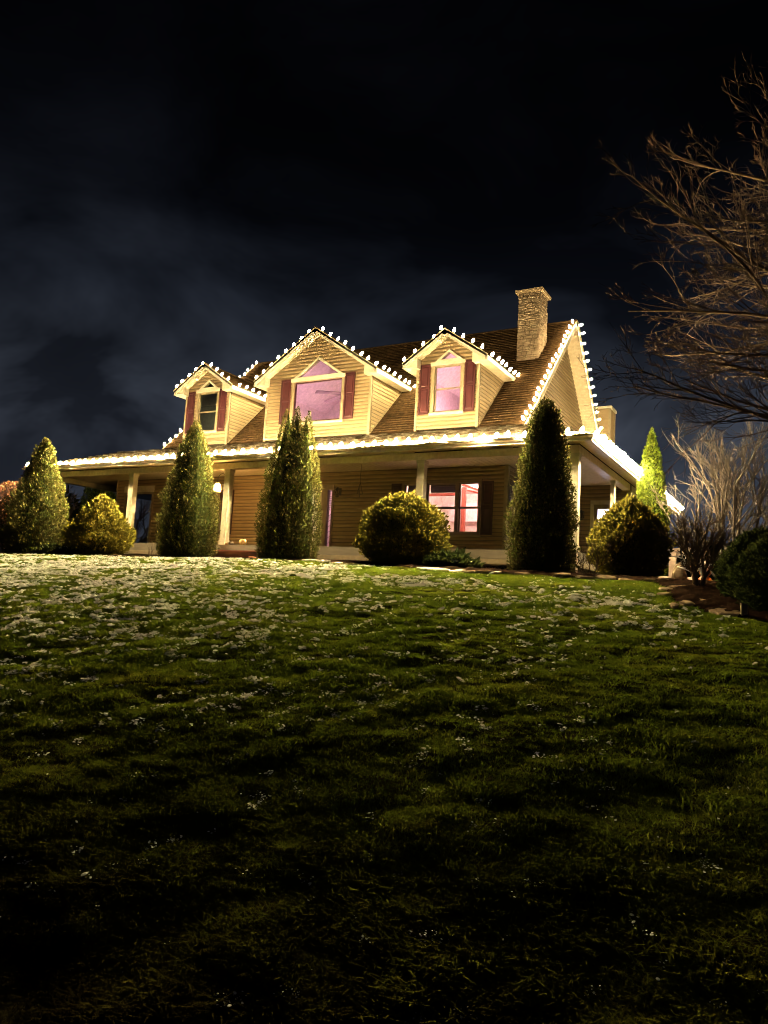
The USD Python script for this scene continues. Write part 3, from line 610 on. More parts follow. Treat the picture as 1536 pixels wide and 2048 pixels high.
# shingles: the nearest ones as pieces of their own, the rest joined
import shapely
vis = [s for s in SH]
vis.sort(key=lambda s: s[0])
FACES = [[0, 3, 2, 1], [4, 5, 6, 7], [0, 1, 5, 4], [1, 2, 6, 5], [2, 3, 7, 6], [3, 0, 4, 7]]
quota = {'shingle': 170, 'frosted_shingle': 130}; rest = {}
for dist, cnr, m, r in vis:
    if quota[m] > 0:
        quota[m] -= 1; obj('shingle', MB().add(cnr, FACES), m, r)
    else: rest.setdefault(path(r), (r, m, MB()))[2].add(cnr, FACES)
for r, m, mb in rest.values(): tag(obj('shingle_field', mb, m, r), kind='stuff')

# ------------------------------------------------------------------ chimneys
zb = ZK + SL*(CHY0-YK) - .15
chim = obj('chimney', MB().box(CHX0+.03, CHX1-.03, CHY0+.03, CHY1-.03, zb, CHZ-.01), 'mortar', house)
def stones(fr, wdt, z0, z1, lower):
    z = z0
    while z < z1-.02:
        h = min(rng.choice([.045, .06, .075, .095, .12]), z1-z); u = 0.0
        while u < wdt-.01:
            w = rng.uniform(.09, .34)
            if wdt-u-w < .07: w = wdt-u
            if z + h > lower(u+w/2):
                j = rng.uniform(-.006, .006, 8); t = rng.uniform(.024, .055); i = .005
                q = [(u+i, z+i), (u+w-i, z+i), (u+w-i, z+h-i), (u+i, z+h-i)]
                bev = min(.014, h*.25)
                o = [fr.at(a+j[k]*.6, b+j[k+4]*.6, 0.0) for k, (a, b) in enumerate(q)]
                o += [fr.at(a+j[k], b+j[k+4], t-.012) for k, (a, b) in enumerate(q)]
                cx, cz = u+w/2, z+h/2
                tl = rng.uniform(-.008, .008, 2)
                o += [fr.at(a+np.sign(cx-a)*bev+j[k], b+np.sign(cz-b)*bev+j[k+4], t+tl[0]*np.sign(a-cx)+tl[1]*np.sign(b-cz)) for k, (a, b) in enumerate(q)]
                f = [[0, 1, 5, 4], [1, 2, 6, 5], [2, 3, 7, 6], [3, 0, 4, 7], [4, 5, 9, 8], [5, 6, 10, 9], [6, 7, 11, 10], [7, 4, 8, 11], [8, 9, 10, 11]]
                obj('stone', MB().add(o, f), 'chimney_stone', chim)
            u += w
        z += h
stones(F((CHX0, CHY0+.03, 0), (1, 0, 0), (0, 0, 1)), CHX1-CHX0, zb+.1, CHZ, lambda u: 0)
stones(F((CHX1-.03, CHY0, 0), (0, 1, 0), (0, 0, 1)), CHY1-CHY0, zb+.1, CHZ, lambda u: ZK+SL*(CHY0+u-YK)-.05)
stones(F((CHX0+.03, CHY1, 0), (0, -1, 0), (0, 0, 1)), CHY1-CHY0, zb+.9, CHZ, lambda u: ZK+SL*(CHY1-u-YK)-.05) if False else None
obj('cap', MB().hexa([(x, y, z) for z, e in ((CHZ, .085), (CHZ+.085, .10)) for x, y in ((CHX0-e, CHY0-e), (CHX1+e, CHY0-e), (CHX1+e, CHY1+e), (CHX0-e, CHY1+e))]), 'cap_stone', chim)
obj('flue', MB().lathe([(.0, 0), (.13, 0), (.13, .12), (.10, .12), (.10, .02), (0, .02)], ((CHX0+CHX1)/2, (CHY0+CHY1)/2, CHZ+.085), sides=12), 'dark_metal', chim)
chase = obj('chimney_chase', MB().box(.02, .54, 10.02, 10.88, 3.0, 6.68), 'siding', house)
for x, y in ((.0, 10.0), (.49, 10.0), (.49, 10.82)): obj('corner_board', MB().box(x, x+.08, y, y+.08, 3.0, 6.67), 'trim', chase)
obj('cap', MB().box(-.04, .61, 9.95, 10.95, 6.681, 6.78), 'white_trim', chase)

# ------------------------------------------------------------------ rooms behind the glass
def room(x0, x1, y0, y1, z0, z1, m, name='room'):
    t = .03; b = MB().box(x0, x1, y1, y1+t, z0, z1).box(x0-t, x0, y0, y1, z0, z1).box(x1, x1+t, y0, y1, z0, z1).box(x0, x1, y0, y1, z0-t, z0)
    b.box(x0, x1, y0, y1, z1, z1+t)
    return obj(name, b, m, house)
def lamp(c, r, m, parent): return obj('room_light', MB().lathe([(0, -r), (r*.7, -r*.7), (r, 0), (r*.7, r*.7), (0, r)], c, sides=12), m, parent, True)
# kitchen
kr = room(-4.4, -.14, .14, 5.0, .02, 2.50, 'interior_white')
for c in ((-3.1, 1.6, 2.36), (-1.2, 1.6, 2.36), (-2.2, 3.6, 2.36)): lamp(c, .10, 'room_lamp_warm', kr)
obj('beam', MB().box(-4.2, -3.1, 3.4, 3.5, 2.22, 2.31).bar((-2.55, 2.2, 2.44), (-1.70, 2.2, 2.17), .08, .07).bar((-2.55, 2.6, 2.30), (-1.75, 2.6, 2.12), .08, .05), 'red_wood', kr)
obj('interior_post', MB().box(-2.37, -2.25, 2.2, 2.32, .03, 2.30), 'red_wood', kr)
obj('wall_cabinet', MB().box(-3.9, -2.7, 4.6, 4.98, 1.45, 2.15).box(-2.66, -1.7, 4.6, 4.98, 1.45, 2.15), 'interior_pink', kr)
obj('counter', MB().box(-3.9, -1.6, 4.35, 4.98, .9, .94).box(-2.4, -1.5, 2.6, 3.2, .78, .84), 'red_wood', kr)
obj('base_cabinet', MB().box(-3.9, -1.6, 4.42, 4.97, .03, .899), 'interior_pink', kr)
# entrance hall
hr = room(-7.6, -5.6, .14, 4.0, .0, 2.5, 'interior_pink')
lamp((-6.6, 1.6, 2.3), .11, 'room_lamp_soft', hr)
obj('stair_post', MB().box(-6.9, -6.78, 2.0, 2.12, 0, 1.3).box(-6.3, -6.2, 2.6, 2.7, 0, 1.9), 'red_wood', hr)
# rooms of the dormers
for d, m, lm in ((DORM[0], 'interior_pink', 'room_lamp_pink'), (DORM[1], 'interior_pink', 'room_lamp_pink')):
    l, r = d['l']+.14, d['r']-.14; c = (l+r)/2; z1 = d['zt']-.25; zr = d['za']-.36
    y0, y1 = YD+.14, 3.4
    b = MB()
    zr2 = z1 + (zr-z1)
    b.slab((l, y0, 3.82), (0, y1-y0, 0), (0, 0, z1-3.82), (-.02, 0, 0)).slab((r, y0, 3.82), (0, y1-y0, 0), (0, 0, z1-3.82), (.02, 0, 0))
    b.slab((l, y0, z1), (0, y1-y0, 0), (c-l, 0, zr-z1), (0, 0, .02)).slab((r, y0, z1), (0, y1-y0, 0), (c-r, 0, zr-z1), (0, 0, .02))
    b.slab((l, y0, 3.80), (r-l, 0, 0), (0, y1-y0, 0), (0, 0, -.02))
    b.poly(Polygon([(l, 3.8), (r, 3.8), (r, z1), (c, zr), (l, z1)]), F((0, y1, 0), (1, 0, 0), (0, 0, 1)), -.02, 0)
    rm = obj('room', b, m, house)
    lamp((c - .4 if d['n'] == 'centre' else c, 1.2 if d['n'] == 'centre' else 1.0, 4.05), .12, lm, rm)
    if d['n'] == 'centre':
        hub = np.array((-6.42, 1.2, 5.50))
        fan = obj('ceiling_fan', MB().tube([hub + (0, 0, .1), hub + (0, 0, 1.0)], .02, 6).lathe([(0, -.09), (.10, -.06), (.12, .04), (.06, .1), (0, .1)], hub, sides=12), 'interior_beam', rm)
        for k in range(5):
            t = math.radians(163 + 72*k); dv = np.array((math.cos(t), math.sin(t), -.10)); sv = np.array((-dv[1], dv[0], .35))*.085
            obj('fan_blade', MB().slab(hub + dv*.14 - sv, dv*1.0, sv*2, (0, 0, .012)), 'interior_beam', rm)
    else:
        obj('partition', MB().poly(Polygon([(c+.05, 3.85), (r-.05, 3.85), (r-.05, 5.1)]), F((0, 1.6, 0), (1, 0, 0), (0, 0, 1)), -.03, 0), 'interior_beam', rm)
ld = DORM[2]
rm = room(ld['l']+.14, ld['r']-.14, YD+.14, 2.6, 3.82, 5.75, 'interior_dark')
bl = MB()
for k in range(13): bl.slab((-12.03, .04, 5.66-.035*k), (.81, 0, 0), (0, .02, .012), (0, 0, -.026))
obj('blind', bl, 'blind', rm)
lamp((-11.9, 1.9, 4.1), .06, 'blind_fill_lamp', rm)  # unseen lamp added to brighten the blind in this dark room
# behind the left windows and the side door
room(-13.9, -9.9, .14, 3.0, .0, 2.5, 'interior_dark')
br = room(1.2, 2.45, 4.14, 5.4, 0.02, 2.4, 'interior_white')
lamp((1.9, 4.9, 1.6), .10, 'room_lamp_blue', br)
room(.05-2.2, -.14, 5.05, 7.0, .0, 2.4, 'interior_dark') if False else None
obj('room', MB().box(-1.2, -.13, .5, 1.8, .5, .53).box(-.14, -.135, .5, 1.7, .8, 2.2) if False else MB().box(-.13, -.122, .58, 1.54, .96, 2.08), 'interior_dark', house)

# ------------------------------------------------------------------ strings of bulbs
def bulb_mesh(p, d):
    d = unit(d)
    return MB().lathe([(.016, .0), (.040, .020), (.047, .048), (.040, .090), (.023, .125), (.004, .140)], np.asarray(p)+d*.018, d, 6).mesh()
def along(pts, step):
    pts = np.asarray(pts, float); seg = np.linalg.norm(np.diff(pts, axis=0), axis=1); cum = np.concatenate([[0], np.cumsum(seg)])
    t = np.arange(step*.25, cum[-1], step)
    return np.stack([np.interp(t, cum, pts[:, k]) for k in range(3)], 1), t/cum[-1]
def string(label, runs, step=.36, m='warm_bulb'):
    t = thing('light_string', label, 'light string', group='warm white strings along the roof edges')
    w = MB(); r2 = np.random.default_rng(len(label))
    for pts, dirf, *own in runs:
        P, s = along(pts, step)
        P = P + r2.normal(0, .012, P.shape)
        wp_ = [P[0]]
        for a_, b_ in zip(P[:-1], P[1:]): wp_ += [(a_+b_)/2 - np.array((0, 0, .022)), b_]
        w.tube(wp_, .007, 4)
        for p, q in zip(P, s):
            d = unit(np.asarray(dirf(p), float) + r2.normal(0, .17, 3))
            w.lathe([(.02, -.012), (.02, .02), (.0, .022)], p, d, 6)
            obj('bulb', bulb_mesh(p, d), own[0] if own else m, t, True)
    obj('wire', w, 'wire', t)
    return t
def lean(p):                                                # bulbs tip right to put smeared light trails into their shape, most far left
    k = np.clip((-p[0]+1)/14, 0, 1)
    return (.30 + .75*k, -.30, 1.0)
eo = -.015
string('long warm white light string along the front porch gutter', [([(PL+.02, PE-eo, ZE+.022), (PR+.02, PE-eo, ZE+.022)], lean)], m='warm_gutter_bulb')
string('warm white light string down the right side porch gutter', [([(PR+eo, PE+.18, ZE+.022), (PR+eo, YEND, ZE+.022)], lambda p: (.9, -.1, .55))], m='warm_side_bulb')
string('warm white light string on the front rake of the tall right gable', [([(XG-.04, YK-.05, ZK+.03), (XG-.04, YA-.1, ZA-.02)], lambda p: (-.25, -.55, .75))], m='warm_gable_bulb')
string('warm white light string on the rear rake of the tall right gable', [([(XG+.02, YA+.12, ZA-.02), (XG+.02, YB-.2, ZK+.25)], lambda p: (.8, .75, .35))], m='warm_gable_bulb')
string('short warm white light string on the far left gable rake', [([(XL-.01, YK, ZK+.03), (XL-.01, YA, ZA+.03)], lambda p: (.5, -.3, .8))])
for d, nm in zip(DORM, ('wide centre dormer', 'right dormer nearest the chimney', 'small left dormer')):
    c = (d['l']+d['r'])/2; h = (d['r']-d['l'])/2 + OE; yf = YD-OF; o = .03
    yE = YK+(d['zt']-ZK)/SL
    k = {'centre': .75, 'right': .28, 'left': 1.0}[d['n']]
    f = lambda p, k=k: (k, -.12, 1.0)
    string('warm white light string around the roof edge of the ' + nm,
           [([(c-h, yf-.0, d['zt']+o), (c, yf-.0, d['za']+o)], f), ([(c+.22, yf-.0, d['za']+o-.15), (c+h, yf-.0, d['zt']+o)], f), ([(c+h+.02, yf+.25, d['zt']+o-.02), (c+h+.02, yE, d['zt']+o-.02)], lambda p, k=k: (k+.25, -.12, 1.0)), ([(c-h-.02, yf+.25, d['zt']+o-.02), (c-h-.02, yE, d['zt']+o-.02)], lambda p: (-.3, 0, 1.0), 'warm_eave_bulb')])

# ------------------------------------------------------------------ lanterns and hanging things
def lantern(name, label, loc, n, lit=False):
    """wall lantern: back plate, arm, cage with a tapered glass shade"""
    t = thing(name, label, 'lantern', loc); n = np.asarray(n, float); s = np.cross((0, 0, 1), n); fr = F((0, 0, 0), s, (0, 0, 1), n)
    obj('back_plate', MB().box(-.05, .05, -.14, .10, .0, .02, fr), 'dark_metal', t)
    arm = [fr.at(0, .02 + .10*math.sin(a), .02+.16*(a/math.pi)) for a in np.linspace(0, math.pi*.9, 8)]
    obj('arm', MB().tube(arm, .01, 6), 'dark_metal', t)
    c = fr.at(0, -.08, .17)
    obj('cage_roof', MB().lathe([(.09, .10), (.07, .13), (.03, .17), (0, .19)], c, sides=6), 'dark_metal', t)
    obj('cage_base', MB().lathe([(.055, -.13), (.06, -.115), (0, -.11)], c, sides=6), 'dark_metal', t)
    bars = MB()
    for k in range(6):
        a = k*math.pi/3; bars.bar(c + (.08*math.cos(a), .08*math.sin(a), .10), c + (.055*math.cos(a), .055*math.sin(a), -.12), .01, .01)
    obj('cage_bar', bars, 'dark_metal', t)
    obj('lamp_glass', MB().lathe([(.075, .095), (.05, -.11)], c, sides=6), 'glass', t)
    return t
lantern('wall_lantern', 'unlit black wall lantern beside the entrance side light', (-5.64, -.02, 1.90), (0, -1, 0))
lantern('wall_lantern', 'unlit dark wall lantern beside the side door', (1.12, 3.975, 1.62), (0, -1, 0))
hl = thing('hanging_lantern', 'lit lantern with amber glass shade hanging from a bracket on the second post', 'lantern', (-9.05, -2.0, 1.78))
obj('shade', MB().lathe([(.035, .16), (.075, .12), (.105, .0), (.115, -.12)], sides=14), 'shade_glass', hl, True)
obj('lamp_bulb', MB().lathe([(0, -.05), (.035, -.03), (.045, .01), (.03, .05), (0, .07)], (0, 0, -.02), sides=10), 'lantern_light', hl, True)
obj('cap', MB().lathe([(.05, .155), (.045, .175), (.015, .20), (.008, .24), (0, .24)], sides=12), 'dark_metal', hl)
sc = [np.array((0, 0, .24)), np.array((.0, 0, .30))] + [np.array((.18 - .18*math.cos(a), 0, .30 + .16*math.sin(a))) for a in np.linspace(.3, math.pi*.95, 9)] + [np.array((.36, 0, .18)), np.array((.362, 0, .02))]
obj('bracket', MB().tube(sc, .010, 6).tube([(.36, 0, .2), (.31, 0, .12), (.29, 0, .16), (.31, 0, .2)], .007, 5), 'dark_metal', hl)
ph = thing('plant_hanger', 'empty triangular wire hanger on a cord from the porch ceiling', 'plant hanger', (-4.17, -1.2, 1.52))
obj('cord', MB().tube([(0, 0, .42), (0, 0, 1.02)], .006, 5), 'dark_metal', ph)
obj('wire_frame', MB().tube([(0, 0, .44), (-.10, 0, .08), (.10, 0, .08), (0, 0, .44)], .008, 5).tube([(0, 0, .44), (0, -.1, .08), (0, .1, .08)], .007, 5).tube([(0, 0, .3), (0, 0, -.02)], .009, 5), 'dark_metal', ph)

def pumpkin(name, label, loc, r, m, squash=.8, lobes=9):
    t = thing(name, label, 'pumpkin', loc)
    th = np.arange(36)*2*np.pi/36; ph_ = np.linspace(-np.pi/2, np.pi/2, 13)
    T, Pz = np.meshgrid(th, ph_, indexing='ij'); R = r*(1 - .10*np.abs(np.sin(T*lobes/2))**.5*0 - .10*(1-np.abs(np.sin(T*lobes/2)))**2)
    dip = .22*r*np.exp(-((np.abs(Pz)-np.pi/2)/.35)**2)*np.sign(Pz)
    v = np.stack([R*np.cos(Pz)*np.cos(T), R*np.cos(Pz)*np.sin(T), r*squash*np.sin(Pz) - dip + r*squash*.9], -1)
    a, b = np.meshgrid(np.arange(36), np.arange(12), indexing='ij'); q = np.stack([a*13+b, ((a+1) % 36)*13+b, ((a+1) % 36)*13+b+1, a*13+b+1], -1).reshape(-1, 4)
    obj('body', (v.reshape(-1, 3), q), m, t, True)
    obj('stem', MB().tube([(0, 0, r*squash*1.65), (.01, 0, r*squash*1.9), (.03, .01, r*squash*2.15)], [.16*r, .11*r, .13*r], 7), 'stem', t)
    return t
pumpkin('pumpkin', 'round pale orange pumpkin on the porch edge above the steps', (-7.9, -1.9, -.045), .125, 'pumpkin_pale', .9)
pumpkin('pumpkin', 'small dark gourd at the foot of the second porch post', (-8.30, -1.98, -.045), .085, 'pumpkin_dark')
pumpkin('pumpkin', 'tiny cream gourd beside the dark gourd at the second post', (-8.42, -2.06, -.045), .05, 'pumpkin_pale')

# ------------------------------------------------------------------ plants
def cards(P, D, L, W, rng, fold=.35):
    """diamond leaves: P base points, D directions, L lengths, W widths"""
    n = len(P); D = D/np.linalg.norm(D, axis=1, keepdims=True)
    S = np.cross(D, rng.normal(size=(n, 3))); S /= np.linalg.norm(S, axis=1, keepdims=True)+1e-9; N = np.cross(S, D)
    L, W = np.broadcast_to(L, n)[:, None], np.broadcast_to(W, n)[:, None]
    v = np.stack([P, P + D*L*.45 + S*W, P + D*L + N*L*.08, P + D*L*.5 - S*W + N*W*fold], 1).reshape(-1, 3)
    k = np.arange(n)[:, None]*4
    return v, np.vstack([k + [0, 1, 2], k + [0, 2, 3]])
def arborvitae(name, label, loc, H, prof, seed, n=52000, plumes=((0, 0, 1.0),), m='arborvitae', cat='tree', grp='clipped arborvitae around the house', lean=(0, 0), spray=.052, pull=.55):
    """columnar conifer: overlapping plumes of small upright sprays around a dark core"""
    r = np.random.default_rng(seed); t = thing(name, label, cat, loc, group=grp)
    obj('trunk', MB().tube([(0, 0, -.12), (lean[0]*.4, lean[1]*.4, H*.45), (lean[0]*.8, lean[1]*.8, H*.8)], [.09, .06, .02], 7), 'bark_dark', t)
    hs, rs = np.array([p[0] for p in prof]), np.array([p[1] for p in prof])
    Pv, Dv, Lv = [], [], []
    core = MB(); wsum = sum(p[2] for p in plumes)
    for ox, oy, sc_ in plumes:
        k = int(n*sc_/wsum)
        u = r.random(k*3); hh = np.sqrt(r.random(k*3)) if False else r.random(k*3)
        keep = r.random(k*3) < (np.interp(hh, hs, rs)/rs.max())**.8; hh = hh[keep][:k]; k = len(hh)
        th = r.random(k)*2*np.pi
        pn = np.stack([np.cos(th)*2.2 + seed, np.sin(th)*2.2, hh*H*1.3], -1)
        lump = (.56 + .56*meshkit.fbm(pn*1.25, 3, seed)) + .36*meshkit.noise(np.stack([np.cos(th)*5, np.sin(th)*5, hh*H*3.2 + seed], -1), seed+9)
        R = np.interp(hh, hs, rs)*lump*(.55 + .45*sc_)
        dep = 1 - .35*r.random(k)**2.2
        fade = 1 - .75*hh                                    # plumes draw together upward
        p = np.stack([ox*(1-pull*hh) + R*dep*np.cos(th) + lean[0]*hh, oy*(1-pull*hh) + R*dep*np.sin(th) + lean[1]*hh, hh*H*(.86+.14*sc_)], -1)
        o = np.stack([np.cos(th), np.sin(th), np.zeros(k)], -1)
        d = o*r.uniform(.3, 1.0, (k, 1)) + np.array([0, 0, 1.0])*r.uniform(.35, 1.2, (k, 1)) + r.normal(0, .35, (k, 3))
        Pv.append(p); Dv.append(d); Lv.append(spray*r.uniform(.55, 1.5, k)*(1-.25*hh))
        zc = np.linspace(0, 1, 9)
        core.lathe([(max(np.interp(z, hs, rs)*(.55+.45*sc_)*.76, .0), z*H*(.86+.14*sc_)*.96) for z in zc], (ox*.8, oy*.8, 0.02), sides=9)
    P, D, L = np.vstack(Pv), np.vstack(Dv), np.concatenate(Lv)
    st_ = r.random(len(L)) < .03; L = np.where(st_, L*2.1, L)
    obj('foliage_core', core, 'dark_foliage', t)  # opaque dark core put in to block light through the crown
    obj('crown', cards(P, D, L, L*.24, r), m, t)
    return t
Z = lambda x, y: float(gbase(x, y))
def prof(w, *ps): return [(h, w*k) for h, k in ps]
arborvitae('arborvitae', 'leftmost arborvitae at the porch corner with a string bulb beside its tip', (-15.6, -3.6, Z(-15.6, -3.6)-.05), 4.2, prof(.76, (0, .9), (.12, 1.15), (.3, 1.17), (.5, .98), (.65, .76), (.8, .5), (.92, .27), (1, .03)), 3, n=36000, plumes=((-.10, 0, 1.0), (.16, -.1, .90)), spray=.07)
arborvitae('arborvitae', 'twin-tipped arborvitae before the second porch post and lit lantern', (-8.62, -3.6, Z(-8.62, -3.6)-.05), 4.25, prof(.80, (0, .74), (.08, .95), (.28, 1.06), (.45, .92), (.6, .72), (.8, .46), (.92, .24), (1, .03)), 5, plumes=((-.08, 0, .97), (.16, -.1, 1.0), (-.12, .1, .85)))
arborvitae('arborvitae', 'tall arborvitae with a double tip before the entrance door', (-4.88, -3.6, Z(-4.88, -3.6)-.05), 4.35, prof(.47, (0, .9), (.06, 1.1), (.2, 1.18), (.4, 1.08), (.6, .84), (.75, .55), (.86, .32), (.95, .12), (1, .02)), 7, plumes=((-.40, .06, 1.0), (.13, -.14, .975), (.42, 0, .78)), n=60000, pull=0.0, spray=.05)
arborvitae('arborvitae', 'dark backlit arborvitae at the right porch corner under the tall gable', (2.27, -3.85, Z(2.27, -3.85)-.05), 4.05, prof(.645, (0, .86), (.06, .95), (.2, 1.0), (.38, .98), (.55, .80), (.73, .66), (.85, .50), (.93, .34), (1, .05)), 11, plumes=((0, 0, 1.0), (.10, .08, .94), (-.10, -.08, .88)), n=48000)
arborvitae('arborvitae', 'bright yellow green arborvitae beside the right porch gutter', (3.36, 3.1, Z(3.36, 3.1)-.1), 4.95, prof(.46, (0, .85), (.2, 1.0), (.45, .95), (.65, .8), (.8, .55), (.92, .25), (1, .03)), 13, plumes=((0, 0, 1.0), (.06, -.05, .93)), n=34000, m='bright_arborvitae')
arborvitae('arborvitae', 'small bright arborvitae seen beyond the left end of the porch', (-19.6, 2.2, Z(-19.6, 2.2)-.1), 3.75, prof(.85, (0, .9), (.3, 1.0), (.8, .95), (.93, .8), (1, .5)), 17, n=12000, spray=.10, m='bright_arborvitae')
pr = lambda w: prof(w, (0, .62), (.06, .85), (.2, 1.0), (.4, .92), (.6, .74), (.8, .46), (.92, .24), (1, .03))
def golden(label, loc, H, W, seed, n=30000, m='golden_foliage', name='golden_shrub', prof=None, spray=.068, cat='shrub', grp=None, core=.72):
    r = np.random.default_rng(seed); t = thing(name, label, cat, loc, group=grp)
    obj('stem', MB().tube([(0, 0, -.1), (.02, 0, H*.35)], [.07, .05], 6).tube([(.0, 0, .05), (.25*W, .1*W, H*.4)], [.04, .02], 5).tube([(.0, 0, .05), (-.25*W, -.05, H*.4)], [.04, .02], 5), 'bark_brown', t)
    prof = prof or [(0, .45), (.12, .78), (.3, 1.0), (.5, .95), (.72, .72), (.88, .42), (1, .06)]
    hs, rs = np.array([p[0] for p in prof]), np.array([p[1] for p in prof])
    hh = r.random(n*3); keep = r.random(n*3) < np.interp(hh, hs, rs)**.7; hh = hh[keep][:n]; k = len(hh); th = r.random(k)*2*np.pi
    q = np.stack([np.cos(th)*2.4 + seed, np.sin(th)*2.4, hh*3.4], -1)
    lump = .60 + .52*meshkit.fbm(q*1.2, 3, seed) + .32*meshkit.noise(q*2.6, seed+5)
    R = W*np.interp(hh, hs, rs)*lump; dep = 1 - .4*r.random(k)**2
    p = np.stack([R*dep*np.cos(th), R*dep*np.sin(th), hh*H + .06*(meshkit.noise(q*1.7, seed+2)-.5)*H], -1)
    o = np.stack([np.cos(th), np.sin(th), np.zeros(k)], -1)
    d = o*(1.1-hh[:, None]*.5) + np.array([0, 0, 1.0])*r.uniform(.1, 1.2, (k, 1)) + r.normal(0, .5, (k, 3))
    L = spray*r.uniform(.5, 1.5, k)
    # ragged feathery ends
    far = r.random(k) < .05; L[far] *= 1.9
    obj('crown', cards(p, d, L, L*.22, r), m, t)
    obj('foliage_core', MB().lathe([(np.interp(z, hs, rs)*W*core, z*H*.93) for z in np.linspace(.02, 1, 9)], sides=10), 'dark_foliage', t)  # opaque dark core put in behind the outer sprays
    return t
GS = 'golden conifers before the porch'
golden('leftmost golden conifer shrub, before the first porch post', (-12.45, -3.6, Z(-12.45, -3.6)+.02), 1.98, 1.02, 21, grp=GS, prof=[(0, .5), (.15, .9), (.3, 1.0), (.5, .82), (.75, .5), (.9, .28), (1, .06)])
golden('dome-shaped golden conifer shrub below the kitchen window', (-1.22, -3.85, Z(-1.22, -3.85)+.02), 1.78, 1.06, 23, n=36000, grp=GS, prof=[(0, .45), (.12, .78), (.3, 1.0), (.5, .98), (.72, .78), (.88, .5), (1, .12)])
golden('loose golden conifer shrub hiding the side door at the right', (3.90, -2.6, Z(3.9, -2.6)+.0), 1.88, .82, 25, n=30000, grp=GS)
golden('russet shrub with dry brown leaves at the left edge', (-17.6, -3.2, Z(-17.6, -3.2)), 2.7, 1.35, 27, m='russet_foliage', name='russet_shrub', n=12000, core=.45, prof=[(0, .3), (.3, .8), (.6, 1.0), (.85, .7), (1, .1)])
golden('round dark boxwood standing behind its twin at the right edge', (6.78, -8.3, Z(6.78, -8.3)-.05), 1.04, .50, 31, n=24000, m='dark_foliage', name='boxwood', spray=.04, grp='dark boxwoods at the right edge', core=.85, prof=[(0, .7), (.2, .95), (.45, 1.0), (.7, .85), (.9, .5), (1, .08)])
golden('round dark boxwood nearest the camera at the right edge', (7.15, -9.2, Z(7.15, -9.2)-.05), 1.08, .60, 33, n=24000, m='dark_foliage', name='boxwood', spray=.04, grp='dark boxwoods at the right edge', core=.85, prof=[(0, .7), (.2, .95), (.45, 1.0), (.7, .85), (.9, .5), (1, .08)])
def snowy(label, loc, W, H, seed, ns):
    t = golden(label, loc, H, W, seed, n=2600, m='dark_foliage', name='low_shrub', spray=.10, prof=[(0, .8), (.3, 1.0), (.6, .85), (1, .3)], core=.6)
    r = np.random.default_rng(seed+100); b = MB()
    for _ in range(ns):
        a = r.random()*2*np.pi; q = W*math.sqrt(r.random())*.95; s = r.uniform(.02, .06)
        ico = trimesh.creation.icosphere(1, s); v = ico.vertices*(1.5, 1.3, .6) + r.normal(0, s*.12, ico.vertices.shape)
        b.add(v + (q*math.cos(a), q*math.sin(a), H*(1-.6*(q/W)**2)+.02), ico.faces)
    obj('snow_clump', b, 'snow', t)
    return t
snowy('low dark evergreen dotted with snow right of the dome shrub', (.30, -4.35, Z(.3, -4.35)), .58, .36, 35, 26)
snowy('low dark ground shrub with snow between leftmost tree and golden shrub', (-13.3, -4.35, Z(-13.3, -4.35)), .75, .30, 36, 16)

def bare(name, label, loc, seed, stems, L0, r0, depth, m, spread=.5, rise=.18, cat='tree', grp=None, nchild=(3, 5), ratio=.66, twig=True, sides=5, bend=.12, rmin=.004, snowm=None):
    """bare woody plant: stems given as directions; recursion makes limbs and twigs"""
    r = np.random.default_rng(seed); t = thing(name, label, cat, loc, group=grp)
    tr, li, tw = MB(), MB(), MB()
    def grow(p, d, L, rad, lev):
        n = 6 if lev == 0 else 5 if lev == 1 else 4
        pts = [p]; dd = unit(d)
        for k in range(n):
            dd = unit(dd + r.normal(0, bend, 3) + np.array([0, 0, rise*.35])); pts.append(pts[-1] + dd*L/n)
        pts = np.array(pts); rr = np.linspace(rad, max(rad*.45, rmin), n+1)
        (tr if lev == 0 else li if lev == 1 else tw).tube(pts, rr, max(sides-lev, 3), cap=lev < 2)
        if lev >= depth: return
        for k in range(r.integers(*nchild) + (1 if lev == 0 else 0)):
            s = r.uniform(.25, 1.0) if lev else r.uniform(.3, 1.0)
            q = np.array([np.interp(s, np.linspace(0, 1, n+1), pts[:, c]) for c in range(3)])
            ax = unit(pts[-1]-pts[0]); a = unit(np.cross(ax, r.normal(size=3)))
            grow(q, unit(ax*(1-spread*.55) + a*spread*r.uniform(.6, 1.3) + np.array([0, 0, rise])), L*ratio*r.uniform(.65, 1.15), rad*(.62-.12*s), lev+1)
    for o, d, k in stems: grow(np.asarray(o, float), d, L0*k, r0*(.5+.5*k), 0)
    obj('trunk', tr, m, t, True); obj('limbs', li, m, t, True)
    if tw.v: obj('twigs', tw, m, t)
    return t
r_ = np.random.default_rng(9)
bare('bare_tree', 'vase-shaped bare tree with many upright stems behind the right side bed', (5.75, 1.2, Z(5.75, 1.2)), 41, [((.10*math.cos(a), .10*math.sin(a), 0), (math.tan(t)*math.cos(a), math.tan(t)*math.sin(a), 1), q) for a, t, q in zip(np.arange(11)*2.4, (.06, .20, .36, .52, .68, .28, .46, .14, .62, .50, .34), (1, 1, .95, .85, .75, .95, .85, 1, .7, .8, .9))], 3.1, .046, 3, 'bark_warm', spread=.55, rise=.12, nchild=(4, 7), ratio=.50, rmin=.0032, bend=.06)
bare('bare_tree', 'small bare tree between the leftmost arborvitae and the porch', (-18.2, -1.2, Z(-18.2, -1.2)), 43, [((0, 0, 0), (.25, .0, 1), 1), ((0, 0, 0), (.5, -.1, .8), .9), ((0, 0, 0), (-.35, .1, 1), .9), ((0, 0, 0), (.1, .3, 1), .8)], 1.9, .05, 3, 'bark_warm', spread=.7, rise=.12, nchild=(3, 5), ratio=.62, rmin=.007)
